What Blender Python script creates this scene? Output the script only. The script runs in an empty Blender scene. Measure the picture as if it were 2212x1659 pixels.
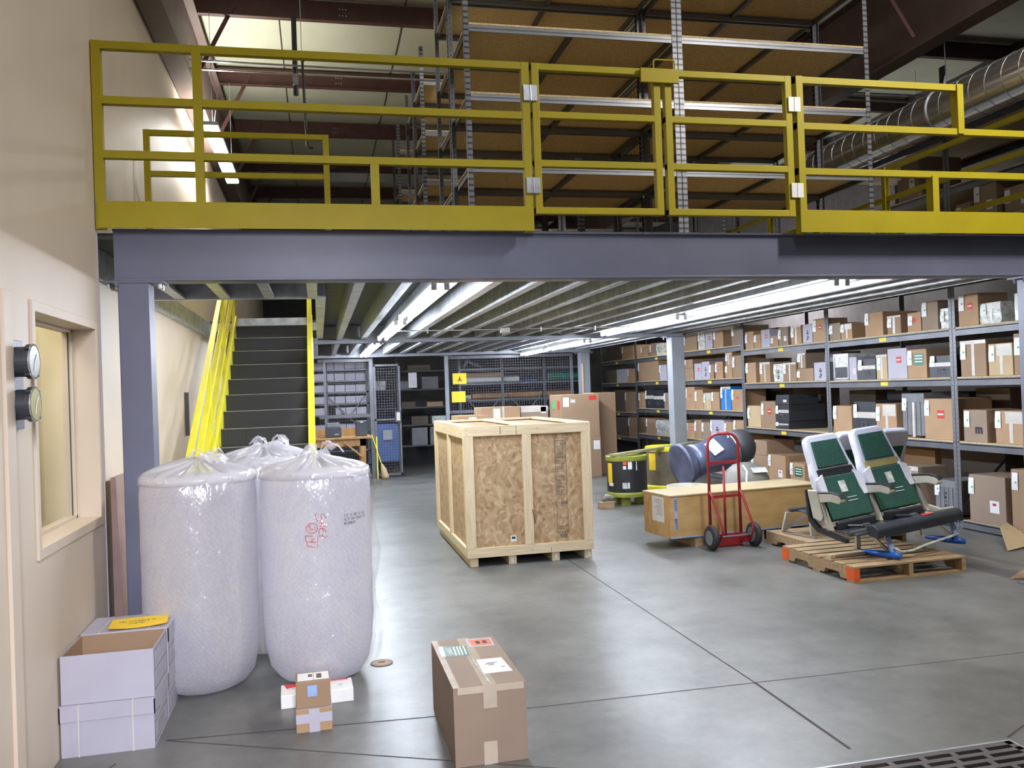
import bpy, math, random
from mathutils import Vector, Matrix
random.seed(7)
S = bpy.context.scene
COL = S.collection
# ---------------------------------------------------------------- camera
F = 1847.2; YAW = 0.2228; PIT = 0.006773; ROL = -0.035388; EYE = 1.63
f_ = Vector((math.sin(YAW)*math.cos(PIT), math.cos(YAW)*math.cos(PIT), math.sin(PIT)))
r0 = Vector((math.cos(YAW), -math.sin(YAW), 0)); u0 = r0.cross(f_)
r_ = math.cos(ROL)*r0 + math.sin(ROL)*u0; u_ = -math.sin(ROL)*r0 + math.cos(ROL)*u0
cam = bpy.data.cameras.new('camera'); co = bpy.data.objects.new('camera', cam); COL.objects.link(co)
m = Matrix((r_, u_, -f_)).transposed().to_4x4(); m.translation = (0, 0, EYE); co.matrix_world = m
cam.sensor_fit = 'HORIZONTAL'; cam.sensor_width = 36; cam.lens = F/2212*36; cam.clip_start = .05
S.camera = co
# ---------------------------------------------------------------- world and exposure
w = bpy.data.worlds.new('world'); S.world = w; w.use_nodes = True
w.node_tree.nodes['Background'].inputs[0].default_value = (.80, .82, .92, 1)
w.node_tree.nodes['Background'].inputs[1].default_value = .075
vs = S.view_settings; vs.view_transform = 'Standard'; vs.look = 'None'; vs.gamma = 1; vs.use_curve_mapping = False
vs.exposure = 0.48
try:
    S.cycles.use_light_tree = True; S.cycles.max_bounces = 10; S.cycles.diffuse_bounces = 6; S.cycles.glossy_bounces = 4; S.cycles.transmission_bounces = 8
    S.cycles.transparent_max_bounces = 12; S.cycles.sample_clamp_indirect = 6; S.cycles.caustics_reflective = False; S.cycles.caustics_refractive = False
except Exception: pass
def area(name, loc, sx, sy, power, col=(1, .96, .9), aim=None, spread=180):
    l = bpy.data.lights.new(name, 'AREA'); l.shape = 'RECTANGLE'; l.size = sx; l.size_y = sy; l.energy = power; l.color = col; l.spread = math.radians(spread)
    o = bpy.data.objects.new(name, l); COL.objects.link(o); o.location = loc
    if aim: o.rotation_euler = (Vector(aim)-Vector(loc)).to_track_quat('-Z', 'Y').to_euler()
    return o
# ceiling lamps of the hall, plus unseen fill lights added among them
area('hall_and_fill_light', (5.3, 2.9, 5.7), .25, .9, 210, (1, .95, .86), (4.2, 5.0, 1.5))
area('hall_and_fill_light', (2.4, 1.0, 5.6), .5, 2.4, 30, (.93, .94, 1), (2.2, 2.6, 0))
area('hall_and_fill_light', (0.2, -1.6, 2.9), .5, 2.4, 46, (.90, .90, 1), (-.3, 4.4, .0), 64)  # low fill added behind the camera to brighten rolls and boxes, no fixture there
area('hall_and_fill_light', (-1.0, 10.5, 4.57), .14, 2.2, 45, (1, .97, .84), (-1.0, 10.5, 6))  # upward part of the hanging lamp, added to brighten the roof
area('hall_and_fill_light', (2.4, 9.35, 5.68), 2.4, .2, 13, (1, .95, .84))  # fill added out of view for the shelving aisle and roof
area('hall_and_fill_light', (2.0, 6.2, 5.65), 2.4, .2, 8, (1, .95, .84))
area('hall_and_fill_light', (.6, 6.6, 5.2), 1.6, .14, 8, (1, .97, .84), (.6, 6.9, 6))  # up-light added to brighten the near roof quilt, no fixture modelled
area('hall_and_fill_light', (2.2, 15.5, 5.6), 1.2, .3, 45, (1, .97, .88))
area('hall_and_fill_light', (5.8, 5.0, 5.7), .3, 1.2, 14, (1, .95, .86))
area('hall_and_fill_light', (8.4, 15.0, 3.4), .3, 2.4, 70, (1, 1, 1))  # fill added in the aisle behind the big rack

# ---------------------------------------------------------------- materials
def new(name):
    mt = bpy.data.materials.new(name); mt.use_nodes = True
    return mt, mt.node_tree.nodes, mt.node_tree.links, mt.node_tree.nodes['Principled BSDF']
def noise_mix(N, L, bs, c1, c2, scale, detail=4, coord='Object', lo=.35, hi=.65, stretch=None, rough=.5):
    tc = N.new('ShaderNodeTexCoord'); no = N.new('ShaderNodeTexNoise'); no.inputs['Scale'].default_value = scale
    no.inputs['Detail'].default_value = detail; no.inputs['Roughness'].default_value = rough
    src = tc.outputs[coord]
    if stretch:
        mp = N.new('ShaderNodeMapping'); mp.inputs['Scale'].default_value = stretch; L.new(src, mp.inputs[0]); src = mp.outputs[0]
    L.new(src, no.inputs['Vector'])
    cr = N.new('ShaderNodeValToRGB'); cr.color_ramp.elements[0].position = lo; cr.color_ramp.elements[1].position = hi
    cr.color_ramp.elements[0].color = (*c1, 1); cr.color_ramp.elements[1].color = (*c2, 1)
    L.new(no.outputs['Fac'], cr.inputs[0]); L.new(cr.outputs[0], bs.inputs['Base Color'])
    return no, cr
def bump(N, L, bs, out, strength=.2, dist=.01):
    b = N.new('ShaderNodeBump'); b.inputs['Strength'].default_value = strength; b.inputs['Distance'].default_value = dist
    L.new(out, b.inputs['Height']); L.new(b.outputs[0], bs.inputs['Normal'])
def plain(name, c, rough=.5, metal=0, var=.12, scale=6, coat=0, stretch=None, spec=None):
    mt, N, L, bs = new(name)
    c2 = tuple(min(1, x*(1+var)) for x in c); c1 = tuple(x*(1-var) for x in c)
    no, cr = noise_mix(N, L, bs, c1, c2, scale, stretch=stretch)
    bs.inputs['Roughness'].default_value = rough; bs.inputs['Metallic'].default_value = metal
    if coat: bs.inputs['Coat Weight'].default_value = coat; bs.inputs['Coat Roughness'].default_value = .15
    if spec is not None: bs.inputs['Specular IOR Level'].default_value = spec
    return mt
def emis(name, c, s):
    mt = bpy.data.materials.new(name); mt.use_nodes = True; N = mt.node_tree.nodes; N.clear()
    e = N.new('ShaderNodeEmission'); e.inputs[0].default_value = (*c, 1); e.inputs[1].default_value = s
    o = N.new('ShaderNodeOutputMaterial'); mt.node_tree.links.new(e.outputs[0], o.inputs[0]); return mt
M = {}
M['wall'] = plain('beige_wall_paint', (.60, .51, .41), .5, var=.04, scale=1.5)
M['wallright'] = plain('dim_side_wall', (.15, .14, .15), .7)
M['mesh'] = plain('grey_mesh_wire', (.22, .23, .27), .4)
M['whitewall'] = plain('white_wall_panel', (.42, .42, .41), .6, var=.05)
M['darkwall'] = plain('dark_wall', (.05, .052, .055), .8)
M['steel'] = plain('grey_blue_painted_steel', (.13, .14, .205), .42, var=.07, scale=3)
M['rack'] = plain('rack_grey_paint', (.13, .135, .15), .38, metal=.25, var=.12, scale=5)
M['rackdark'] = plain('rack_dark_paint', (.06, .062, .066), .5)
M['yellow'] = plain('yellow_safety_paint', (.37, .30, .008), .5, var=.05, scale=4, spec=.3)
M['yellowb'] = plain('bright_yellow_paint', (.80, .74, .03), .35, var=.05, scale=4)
M['steel2'] = plain('grey_painted_steel_inside', (.25, .265, .295), .4, var=.06)
M['office'] = plain('office_wall_paint', (.62, .57, .38), .6, var=.04)
M['galv'] = plain('galvanised_steel', (.47, .50, .54), .36, metal=.45, var=.2, scale=9)
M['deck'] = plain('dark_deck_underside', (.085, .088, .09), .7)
M['purlin'] = plain('dark_red_primer', (.07, .026, .024), .6, var=.15)
M['rafter'] = plain('brown_primer_rafter', (.125, .085, .08), .6, var=.08)
M['quilt'] = plain('roof_insulation_quilt', (.52, .53, .44), .5, var=.08, scale=1.2)
M['black'] = plain('black_plastic', (.018, .019, .021), .4)
M['rubber'] = plain('black_rubber', (.02, .02, .02), .7)
M['white'] = plain('white_card', (.44, .43, .51), .6, var=.03)
M['paper'] = plain('white_paper', (.80, .80, .80), .5, var=.03)
M['film'] = plain('white_packing_film', (.62, .65, .62), .22, var=.3, scale=18)
M['tape'] = plain('clear_packing_tape', (.50, .42, .33), .22, var=.1)
M['tapep'] = plain('pale_tape', (.60, .57, .52), .3, var=.1)
M['red'] = plain('red_print', (.62, .04, .03), .5)
M['redpaint'] = plain('red_hand_truck_paint', (.30, .018, .022), .35, var=.1)
M['green'] = plain('green_print', (.02, .15, .10), .35)
M['ltgreen'] = plain('green_sticker_dot', (.05, .50, .16), .5)
M['orange'] = plain('orange_paint', (.80, .13, .02), .5)
M['yellowpaper'] = plain('yellow_paper', (.88, .60, .03), .5, var=.04)
M['blue'] = plain('blue_box', (.02, .22, .62), .45)
M['bluefilm'] = plain('blue_strap', (.02, .14, .62), .3, var=.3)
M['ltblue'] = plain('pale_blue_leg', (.28, .42, .72), .4)
M['ink'] = plain('black_ink', (.02, .02, .025), .7)
M['greyink'] = plain('faded_print', (.13, .115, .09), .7)
M['greyp'] = plain('grey_plastic_case', (.17, .18, .19), .55)
M['dial'] = plain('dial_glass', (.05, .07, .07), .3)
M['dialrefl'] = plain('dial_yellow_reflection', (.28, .27, .04), .4)  # yellow reflection painted into the lower dial face
M['case'] = plain('dark_case_plastic', (.03, .034, .042), .4)
M['silver'] = plain('silver_metal', (.5, .5, .52), .25, metal=.8)
M['cream'] = plain('cream_seat_plastic', (.50, .47, .38), .4)
M['seatgreen'] = plain('green_seat_fabric', (.016, .070, .048), .85, var=.2, scale=60)
M['seatwhite'] = plain('white_seat_cover', (.66, .66, .74), .8, var=.04)
M['mustard'] = plain('mustard_patch', (.33, .27, .10), .8)
M['greenblue'] = plain('olive_drum_paint', (.25, .27, .035), .5)
M['drumbrown'] = plain('worn_brown_drum', (.15, .12, .07), .5, var=.3)
M['engine'] = plain('blue_grey_metal', (.15, .17, .27), .35, metal=.5, var=.3, scale=4)
M['dome'] = plain('grey_composite', (.20, .19, .17), .5, var=.2)
M['bluep'] = plain('blue_locker_panel', (.03, .07, .20), .5)
M['mustardwood'] = plain('amber_varnished_wood', (.36, .20, .07), .45, var=.15, scale=8, stretch=(1, 1, .2))
M['nosing'] = plain('highlit_step_nosing', (.26, .27, .22), .4)  # edge highlight put into the lighter nosing colour
M['iron'] = plain('cast_iron_grate', (.10, .085, .085), .6)
M['pit'] = plain('drain_pit_black', (.01, .01, .01), .9)
M['joint'] = plain('dark_floor_joint', (.06, .055, .055), .9)
M['glass'] = None
M['tube'] = emis('fluorescent_tube', (.82, .88, 1.0), 90)
M['tubeu'] = emis('upper_lamp_lens', (1, .98, .92), 30)
M['tubef'] = emis('far_lamp_tube', (1, 1, .98), 9)
# cardboards
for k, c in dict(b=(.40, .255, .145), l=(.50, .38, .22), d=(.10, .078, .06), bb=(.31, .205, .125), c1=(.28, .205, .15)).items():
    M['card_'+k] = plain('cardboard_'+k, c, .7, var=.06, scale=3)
# particle board
def pboard(name, c):
    mt, N, L, bs = new(name); noise_mix(N, L, bs, tuple(x*.8 for x in c), tuple(min(1, x*1.15) for x in c), 60, 3)
    bs.inputs['Roughness'].default_value = .8; return mt
M['pb'] = pboard('particle_board', (.55, .43, .245))
# concrete
mt, N, L, bs = new('polished_concrete'); M['floor'] = mt
no, cr = noise_mix(N, L, bs, (.085, .085, .078), (.178, .178, .168), 1.3, 12, lo=.34, hi=.64, rough=.7)
n2 = N.new('ShaderNodeTexNoise'); n2.inputs['Scale'].default_value = 5; n2.inputs['Detail'].default_value = 8; n2.inputs['Roughness'].default_value = .7
tc = N.new('ShaderNodeTexCoord'); L.new(tc.outputs['Object'], n2.inputs['Vector'])
mx = N.new('ShaderNodeMix'); mx.data_type = 'RGBA'; mx.blend_type = 'OVERLAY'; mx.inputs[0].default_value = .28
L.new(cr.outputs[0], mx.inputs[6]); L.new(n2.outputs['Fac'], mx.inputs[7]); L.new(mx.outputs[2], bs.inputs['Base Color'])
rr = N.new('ShaderNodeMapRange'); rr.inputs[3].default_value = .34; rr.inputs[4].default_value = .50; L.new(n2.outputs['Fac'], rr.inputs[0]); L.new(rr.outputs[0], bs.inputs['Roughness'])
bump(N, L, bs, no.outputs['Fac'], .06, .012)
bs.inputs['Coat Weight'].default_value = .12; bs.inputs['Coat Roughness'].default_value = .22
# oriented strand board
mt, N, L, bs = new('oriented_strand_board'); M['osb'] = mt
tc = N.new('ShaderNodeTexCoord'); nz = N.new('ShaderNodeTexNoise'); nz.inputs['Scale'].default_value = 3.2; L.new(tc.outputs['Object'], nz.inputs['Vector'])
ad = N.new('ShaderNodeMix'); ad.data_type = 'VECTOR'; ad.inputs[0].default_value = .22; L.new(tc.outputs['Object'], ad.inputs[4]); L.new(nz.outputs['Color'], ad.inputs[5])
vo = N.new('ShaderNodeTexVoronoi'); vo.inputs['Scale'].default_value = 34; vo.inputs['Randomness'].default_value = 1; L.new(ad.outputs[1], vo.inputs['Vector'])
mp = N.new('ShaderNodeMapping'); mp.inputs['Scale'].default_value = (1, 1, .38); mp.inputs['Rotation'].default_value = (.5, .7, .3); L.new(ad.outputs[1], mp.inputs[0])
v2 = N.new('ShaderNodeTexVoronoi'); v2.inputs['Scale'].default_value = 44; L.new(mp.outputs[0], v2.inputs['Vector'])
mm = N.new('ShaderNodeMix'); mm.data_type = 'RGBA'; mm.inputs[0].default_value = .5; L.new(vo.outputs['Color'], mm.inputs[6]); L.new(v2.outputs['Color'], mm.inputs[7])
cr = N.new('ShaderNodeValToRGB'); e = cr.color_ramp.elements; e[0].position = .2; e[0].color = (.30, .175, .085, 1); e[1].position = .8; e[1].color = (.56, .42, .25, 1)
x = e.new(.4); x.color = (.41, .27, .14, 1); x = e.new(.62); x.color = (.47, .32, .18, 1)
L.new(mm.outputs[2], cr.inputs[0]); L.new(cr.outputs[0], bs.inputs['Base Color']); bs.inputs['Roughness'].default_value = .6
# pine and plywood
def wood(name, c1, c2, st, rough=.6):
    mt, N, L, bs = new(name)
    noise_mix(N, L, bs, c1, c2, 3, 5, lo=.3, hi=.7, stretch=st); bs.inputs['Roughness'].default_value = rough; return mt
M['pinez'] = wood('pine_upright', (.60, .46, .27), (.76, .64, .43), (22, 22, 1.2))
M['pinex'] = wood('pine_rail', (.60, .46, .27), (.76, .64, .43), (1.2, 22, 22))
M['piney'] = wood('pine_side_rail', (.60, .46, .27), (.76, .64, .43), (22, 1.2, 22))
M['ply'] = wood('amber_plywood', (.46, .27, .09), (.60, .40, .17), (1, 6, 3), .45)
M['plyt'] = wood('pale_plywood_lid', (.50, .38, .20), (.62, .50, .30), (1, 6, 3), .4)
M['pallet'] = wood('weathered_pallet_wood', (.30, .20, .11), (.48, .34, .19), (2, 12, 12))
M['oldwood'] = wood('old_board', (.24, .22, .11), (.36, .33, .17), (2, 12, 12))
# punched rack post (dark slots down the face)
def punched(name, c, dark):
    mt, N, L, bs = new(name)
    tc = N.new('ShaderNodeTexCoord'); sp = N.new('ShaderNodeSeparateXYZ'); L.new(tc.outputs['Object'], sp.inputs[0])
    def mth(op, a, b=None):
        n = N.new('ShaderNodeMath'); n.operation = op
        for i, q in enumerate((a, b)):
            if q is None: continue
            if isinstance(q, (int, float)): n.inputs[i].default_value = q
            else: L.new(q, n.inputs[i])
        return n.outputs[0]
    ax = mth('LESS_THAN', mth('ABSOLUTE', sp.outputs[0]), .0035); ay = mth('LESS_THAN', mth('ABSOLUTE', sp.outputs[1]), .0035)
    fz = mth('LESS_THAN', mth('FRACT', mth('DIVIDE', sp.outputs[2], .05)), .34)
    k = mth('MULTIPLY', mth('MAXIMUM', ax, ay), fz)
    mx = N.new('ShaderNodeMix'); mx.data_type = 'RGBA'; L.new(k, mx.inputs[0]); mx.inputs[6].default_value = (*c, 1); mx.inputs[7].default_value = (*dark, 1)
    L.new(mx.outputs[2], bs.inputs['Base Color']); bs.inputs['Roughness'].default_value = .4; bs.inputs['Metallic'].default_value = .3
    return mt
M['post'] = punched('punched_grey_post', (.17, .175, .19), (.03, .03, .03))
M['postl'] = punched('punched_pale_post', (.15, .155, .185), (.03, .03, .03))
# bubble wrap and its bag
mt = bpy.data.materials.new('bubble_wrap'); M['bubble'] = mt; mt.use_nodes = True; N = mt.node_tree.nodes; L = mt.node_tree.links; N.clear()
tc = N.new('ShaderNodeTexCoord'); mp = N.new('ShaderNodeMapping'); mp.inputs['Rotation'].default_value = (.0, .6, .2); L.new(tc.outputs['Object'], mp.inputs[0])
vo = N.new('ShaderNodeTexVoronoi'); vo.inputs['Scale'].default_value = 48; vo.inputs['Randomness'].default_value = .45; L.new(mp.outputs[0], vo.inputs['Vector'])
wv = N.new('ShaderNodeTexNoise'); wv.inputs['Scale'].default_value = 5; wv.inputs['Detail'].default_value = 5; L.new(tc.outputs['Object'], wv.inputs['Vector'])
ml = N.new('ShaderNodeMath'); ml.operation = 'MULTIPLY_ADD'; L.new(vo.outputs['Distance'], ml.inputs[0]); ml.inputs[1].default_value = .55; L.new(wv.outputs['Fac'], ml.inputs[2])
cr = N.new('ShaderNodeValToRGB'); cr.color_ramp.elements[0].color = (1, 1, 1, 1); cr.color_ramp.elements[1].color = (.86, .85, .94, 1); cr.color_ramp.elements[0].position = .45; cr.color_ramp.elements[1].position = 1
L.new(ml.outputs[0], cr.inputs[0])
bp = N.new('ShaderNodeBump'); bp.inputs['Strength'].default_value = .55; bp.inputs['Distance'].default_value = .006; L.new(ml.outputs[0], bp.inputs['Height'])
d1 = N.new('ShaderNodeBsdfDiffuse'); t1 = N.new('ShaderNodeBsdfTranslucent'); g1 = N.new('ShaderNodeBsdfGlossy'); g1.inputs['Roughness'].default_value = .25
for q in (d1, t1): L.new(cr.outputs[0], q.inputs[0]); L.new(bp.outputs[0], q.inputs['Normal'])
L.new(bp.outputs[0], g1.inputs['Normal'])
m1 = N.new('ShaderNodeMixShader'); m1.inputs[0].default_value = .62; L.new(d1.outputs[0], m1.inputs[1]); L.new(t1.outputs[0], m1.inputs[2])
m2 = N.new('ShaderNodeMixShader'); m2.inputs[0].default_value = .07; L.new(m1.outputs[0], m2.inputs[1]); L.new(g1.outputs[0], m2.inputs[2])
o = N.new('ShaderNodeOutputMaterial'); L.new(m2.outputs[0], o.inputs[0])
mt = bpy.data.materials.new('clear_plastic_bag'); M['bag'] = mt; mt.use_nodes = True; N = mt.node_tree.nodes; L = mt.node_tree.links; N.clear()
tr = N.new('ShaderNodeBsdfTransparent'); tr.inputs[0].default_value = (1, 1, 1, 1); gl = N.new('ShaderNodeBsdfGlossy'); gl.inputs['Roughness'].default_value = .16
df = N.new('ShaderNodeBsdfDiffuse'); df.inputs[0].default_value = (.8, .8, .86, 1)
no = N.new('ShaderNodeTexNoise'); no.inputs['Scale'].default_value = 9; no.inputs['Detail'].default_value = 5; tc = N.new('ShaderNodeTexCoord')
mp = N.new('ShaderNodeMapping'); mp.inputs['Scale'].default_value = (1, 1, .4); L.new(tc.outputs['Object'], mp.inputs[0]); L.new(mp.outputs[0], no.inputs['Vector'])
b = N.new('ShaderNodeBump'); b.inputs['Strength'].default_value = .9; b.inputs['Distance'].default_value = .06; L.new(no.outputs['Fac'], b.inputs['Height'])
L.new(b.outputs[0], gl.inputs['Normal']); L.new(b.outputs[0], df.inputs['Normal'])
m1 = N.new('ShaderNodeMixShader'); m1.inputs[0].default_value = .12; L.new(tr.outputs[0], m1.inputs[1]); L.new(gl.outputs[0], m1.inputs[2])
m2 = N.new('ShaderNodeMixShader'); m2.inputs[0].default_value = .035; L.new(m1.outputs[0], m2.inputs[1]); L.new(df.outputs[0], m2.inputs[2])
o = N.new('ShaderNodeOutputMaterial'); L.new(m2.outputs[0], o.inputs[0])
mt = bpy.data.materials.new('crumpled_bag_film'); M['bagknot'] = mt; mt.use_nodes = True; N = mt.node_tree.nodes; L = mt.node_tree.links; bs = N['Principled BSDF']
bs.inputs['Base Color'].default_value = (.82, .82, .86, 1); bs.inputs['Roughness'].default_value = .2; bs.inputs['Alpha'].default_value = .5
# window glass
mt = bpy.data.materials.new('window_glass'); M['glass'] = mt; mt.use_nodes = True; N = mt.node_tree.nodes; L = mt.node_tree.links; N.clear()
tr = N.new('ShaderNodeBsdfTransparent'); gl = N.new('ShaderNodeBsdfGlossy'); gl.inputs['Roughness'].default_value = .02
ms = N.new('ShaderNodeMixShader'); ms.inputs[0].default_value = .12; L.new(tr.outputs[0], ms.inputs[1]); L.new(gl.outputs[0], ms.inputs[2])
o = N.new('ShaderNodeOutputMaterial'); L.new(ms.outputs[0], o.inputs[0])
# spiral duct: polished with a rib of its own every few centimetres is modelled; plain metal here
M['duct'] = plain('spiral_duct_metal', (.75, .75, .77), .2, metal=.92, var=.06, scale=2)
# perforated black stair rubber
mt, N, L, bs = new('perforated_black_tread'); M['tread'] = mt
tc = N.new('ShaderNodeTexCoord'); vo = N.new('ShaderNodeTexVoronoi'); vo.inputs['Scale'].default_value = 30; vo.inputs['Randomness'].default_value = 0; L.new(tc.outputs['Object'], vo.inputs['Vector'])
cr = N.new('ShaderNodeValToRGB'); cr.color_ramp.elements[0].color = (.10, .10, .10, 1); cr.color_ramp.elements[1].color = (.022, .022, .024, 1); cr.color_ramp.elements[1].position = .16
L.new(vo.outputs['Distance'], cr.inputs[0]); L.new(cr.outputs[0], bs.inputs['Base Color']); bs.inputs['Roughness'].default_value = .5

# ---------------------------------------------------------------- mesh helpers
class MB:
    def __init__(s, off=(0, 0, 0)): s.v = []; s.f = []; s.mi = []; s.off = Vector(off)
    def add(s, vs, fs, mi=0):
        n = len(s.v); s.v += [tuple(Vector(p)-s.off) for p in vs]; s.f += [tuple(n+i for i in q) for q in fs]; s.mi += [mi]*len(fs); return s
    def box(s, x0, x1, y0, y1, z0, z1, mi=0):
        return s.add([(x0, y0, z0), (x1, y0, z0), (x1, y1, z0), (x0, y1, z0), (x0, y0, z1), (x1, y0, z1), (x1, y1, z1), (x0, y1, z1)],
                     [(0, 3, 2, 1), (4, 5, 6, 7), (0, 1, 5, 4), (1, 2, 6, 5), (2, 3, 7, 6), (3, 0, 4, 7)], mi)
    def bar(s, p, q, w, h, up=(0, 0, 1), mi=0):
        p = Vector(p); q = Vector(q); d = (q-p).normalized(); up = Vector(up)
        a = d.cross(up)
        if a.length < 1e-4: a = d.cross(Vector((1, 0, 0)))
        a.normalize(); b = a.cross(d); a = a*w/2; b = b*h/2
        return s.add([p-a-b, p+a-b, p+a+b, p-a+b, q-a-b, q+a-b, q+a+b, q-a+b], [(0, 1, 2, 3), (7, 6, 5, 4), (0, 4, 5, 1), (1, 5, 6, 2), (2, 6, 7, 3), (3, 7, 4, 0)], mi)
    def tube(s, pts, r, n=10, closed=False, mi=0, caps=True):
        pts = [Vector(p) for p in pts]; rs = r if isinstance(r, (list, tuple)) else [r]*len(pts); rings = []; prev = None
        for i, p in enumerate(pts):
            if closed: d = pts[(i+1) % len(pts)]-pts[i-1]
            else: d = pts[min(i+1, len(pts)-1)]-pts[max(i-1, 0)]
            d.normalize()
            a = prev if prev is not None else (Vector((0, 0, 1)) if abs(d.z) < .9 else Vector((1, 0, 0)))
            a = (a-d*a.dot(d)).normalized(); prev = a; b = d.cross(a)
            rings.append([p+(a*math.cos(t)+b*math.sin(t))*rs[i] for t in [2*math.pi*k/n for k in range(n)]])
        vs = [q for g in rings for q in g]; fs = []; m_ = len(rings)
        for i in range(m_ if closed else m_-1):
            j = (i+1) % m_
            for k in range(n): fs.append((i*n+k, i*n+(k+1) % n, j*n+(k+1) % n, j*n+k))
        if not closed and caps: fs += [tuple(range(n))[::-1], tuple((m_-1)*n+k for k in range(n))]
        return s.add(vs, fs, mi)
    def lathe(s, prof, c=(0, 0, 0), n=28, mi=0, fn=None, mat=None):
        vs = []; fs = []
        for i, (r, z) in enumerate(prof):
            for k in range(n):
                t = 2*math.pi*k/n; rr, zz = (fn(r, z, t) if fn else (r, z)); p = Vector((rr*math.cos(t), rr*math.sin(t), zz))
                if mat: p = mat @ p
                vs.append(p+Vector(c))
        for i in range(len(prof)-1):
            for k in range(n): fs.append((i*n+k, i*n+(k+1) % n, (i+1)*n+(k+1) % n, (i+1)*n+k))
        fs.append(tuple(range(n))[::-1]); fs.append(tuple((len(prof)-1)*n+k for k in range(n)))
        return s.add(vs, fs, mi)
    def prism(s, poly, fn, w0, w1, mi=0):
        n = len(poly); vs = [fn(a, b, w0) for a, b in poly]+[fn(a, b, w1) for a, b in poly]
        fs = [tuple(range(n))[::-1], tuple(range(n, 2*n))]+[(i, (i+1) % n, n+(i+1) % n, n+i) for i in range(n)]
        return s.add(vs, fs, mi)
    def build(s, name, mats, parent=None, smooth=False, bevel=0, loc=None):
        me = bpy.data.meshes.new(name); me.from_pydata(s.v, [], s.f)
        ml = mats if isinstance(mats, (list, tuple)) else [mats]
        for q in ml: me.materials.append(M[q] if isinstance(q, str) else q)
        for p, k in zip(me.polygons, s.mi): p.material_index = k; p.use_smooth = smooth
        me.update()
        import bmesh
        bm = bmesh.new(); bm.from_mesh(me); bmesh.ops.recalc_face_normals(bm, faces=bm.faces); bm.to_mesh(me); bm.free()
        o = bpy.data.objects.new(name, me); COL.objects.link(o)
        if parent: o.parent = parent
        if loc: o.location = loc
        if bevel:
            b = o.modifiers.new('b', 'BEVEL'); b.width = bevel; b.segments = 2; b.limit_method = 'ANGLE'
        return o
def tag(o, label=None, cat=None, group=None, kind=None):
    if label: o['label'] = label
    if cat: o['category'] = cat
    if group: o['group'] = group
    if kind: o['kind'] = kind
    return o
def thing(name, label, cat, loc=(0, 0, 0), rz=0, group=None):
    o = bpy.data.objects.new(name, None); o.empty_display_size = .1; COL.objects.link(o); o.location = loc; o.rotation_euler = (0, 0, rz)
    return tag(o, label, cat, group)
def struct(o): o['kind'] = 'structure'; return o
def dup(o, parent=None, **kw):
    c = o.copy(); COL.objects.link(c)
    if parent: c.parent = parent
    for k, v in kw.items(): setattr(c, k, v)
    for ch in [q for q in list(COL.objects) if q.parent == o]:
        dup(ch, c)
    return c
def text(s, size, mat, parent, mx, name='printing', extr=.0008, shear=0, space=1, bold=0):
    cu = bpy.data.curves.new(name, 'FONT'); cu.body = s; cu.size = size; cu.extrude = extr; cu.shear = shear; cu.space_character = space; cu.offset = bold
    cu.space_line = .95
    t = bpy.data.objects.new(name, cu); COL.objects.link(t)
    bpy.context.view_layer.update(); dg = bpy.context.evaluated_depsgraph_get()
    me = bpy.data.meshes.new_from_object(t.evaluated_get(dg)); bpy.data.objects.remove(t)
    me.materials.clear(); me.materials.append(M[mat]); me.transform(mx)
    o = bpy.data.objects.new(name, me); COL.objects.link(o); o.parent = parent
    return o
def frame(origin, xdir, ydir):
    x = Vector(xdir).normalized(); y = Vector(ydir).normalized(); z = x.cross(y); m = Matrix((x, y, z)).transposed().to_4x4(); m.translation = origin; return m
ORD = ['first', 'second', 'third', 'fourth', 'fifth', 'sixth', 'seventh', 'eighth', 'ninth', 'tenth', 'eleventh', 'twelfth']
# ================================================================ ROOM SHELL
WX = -1.22; WF = -1.33
b = MB(); gx0, gx1, gy0, gy1 = 1.50, 2.94, 2.55, 3.24   # hole for the floor drain
for (x0, x1, y0, y1) in ((-6, gx0, -6, 24), (gx1, 12, -6, 24), (gx0, gx1, -6, gy0), (gx0, gx1, gy1, 24)):
    b.add([(x0, y0, 0), (x1, y0, 0), (x1, y1, 0), (x0, y1, 0)], [(0, 1, 2, 3)])
struct(b.build('floor', 'floor'))
b = MB(); b.add([(gx0, gy0, -.25), (gx1, gy0, -.25), (gx1, gy1, -.25), (gx0, gy1, -.25), (gx0, gy0, 0), (gx1, gy0, 0), (gx1, gy1, 0), (gx0, gy1, 0)],
                [(0, 1, 2, 3), (0, 1, 5, 4), (1, 2, 6, 5), (2, 3, 7, 6), (3, 0, 4, 7)])
struct(b.build('trim_1', 'pit'))
def joint(n, p, q, w=.011):
    p = Vector((*p, .0006)); q = Vector((*q, .0006)); d = (q-p).normalized(); a = Vector((-d.y, d.x, 0))*w/2
    struct(MB().add([p-a, p+a, q+a, q-a], [(0, 1, 2, 3)]).build('trim_%d' % n, 'joint'))
joint(2, (2.265, 12), (2.25, 4.25)); joint(3, (2.25, 4.25), (2.225, 3.36), .016); joint(4, (-.77, 4.41), (1.0, 4.27)); joint(5, (1.0, 4.27), (6.4, 4.16), .008)
joint(6, (-.77, 4.41), (1.55, 3.26), .009); joint(7, (2.95, 3.26), (4.2, 3.9), .012); joint(8, (-.95, 4.2), (-1.2, 3.6), .01)
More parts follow.
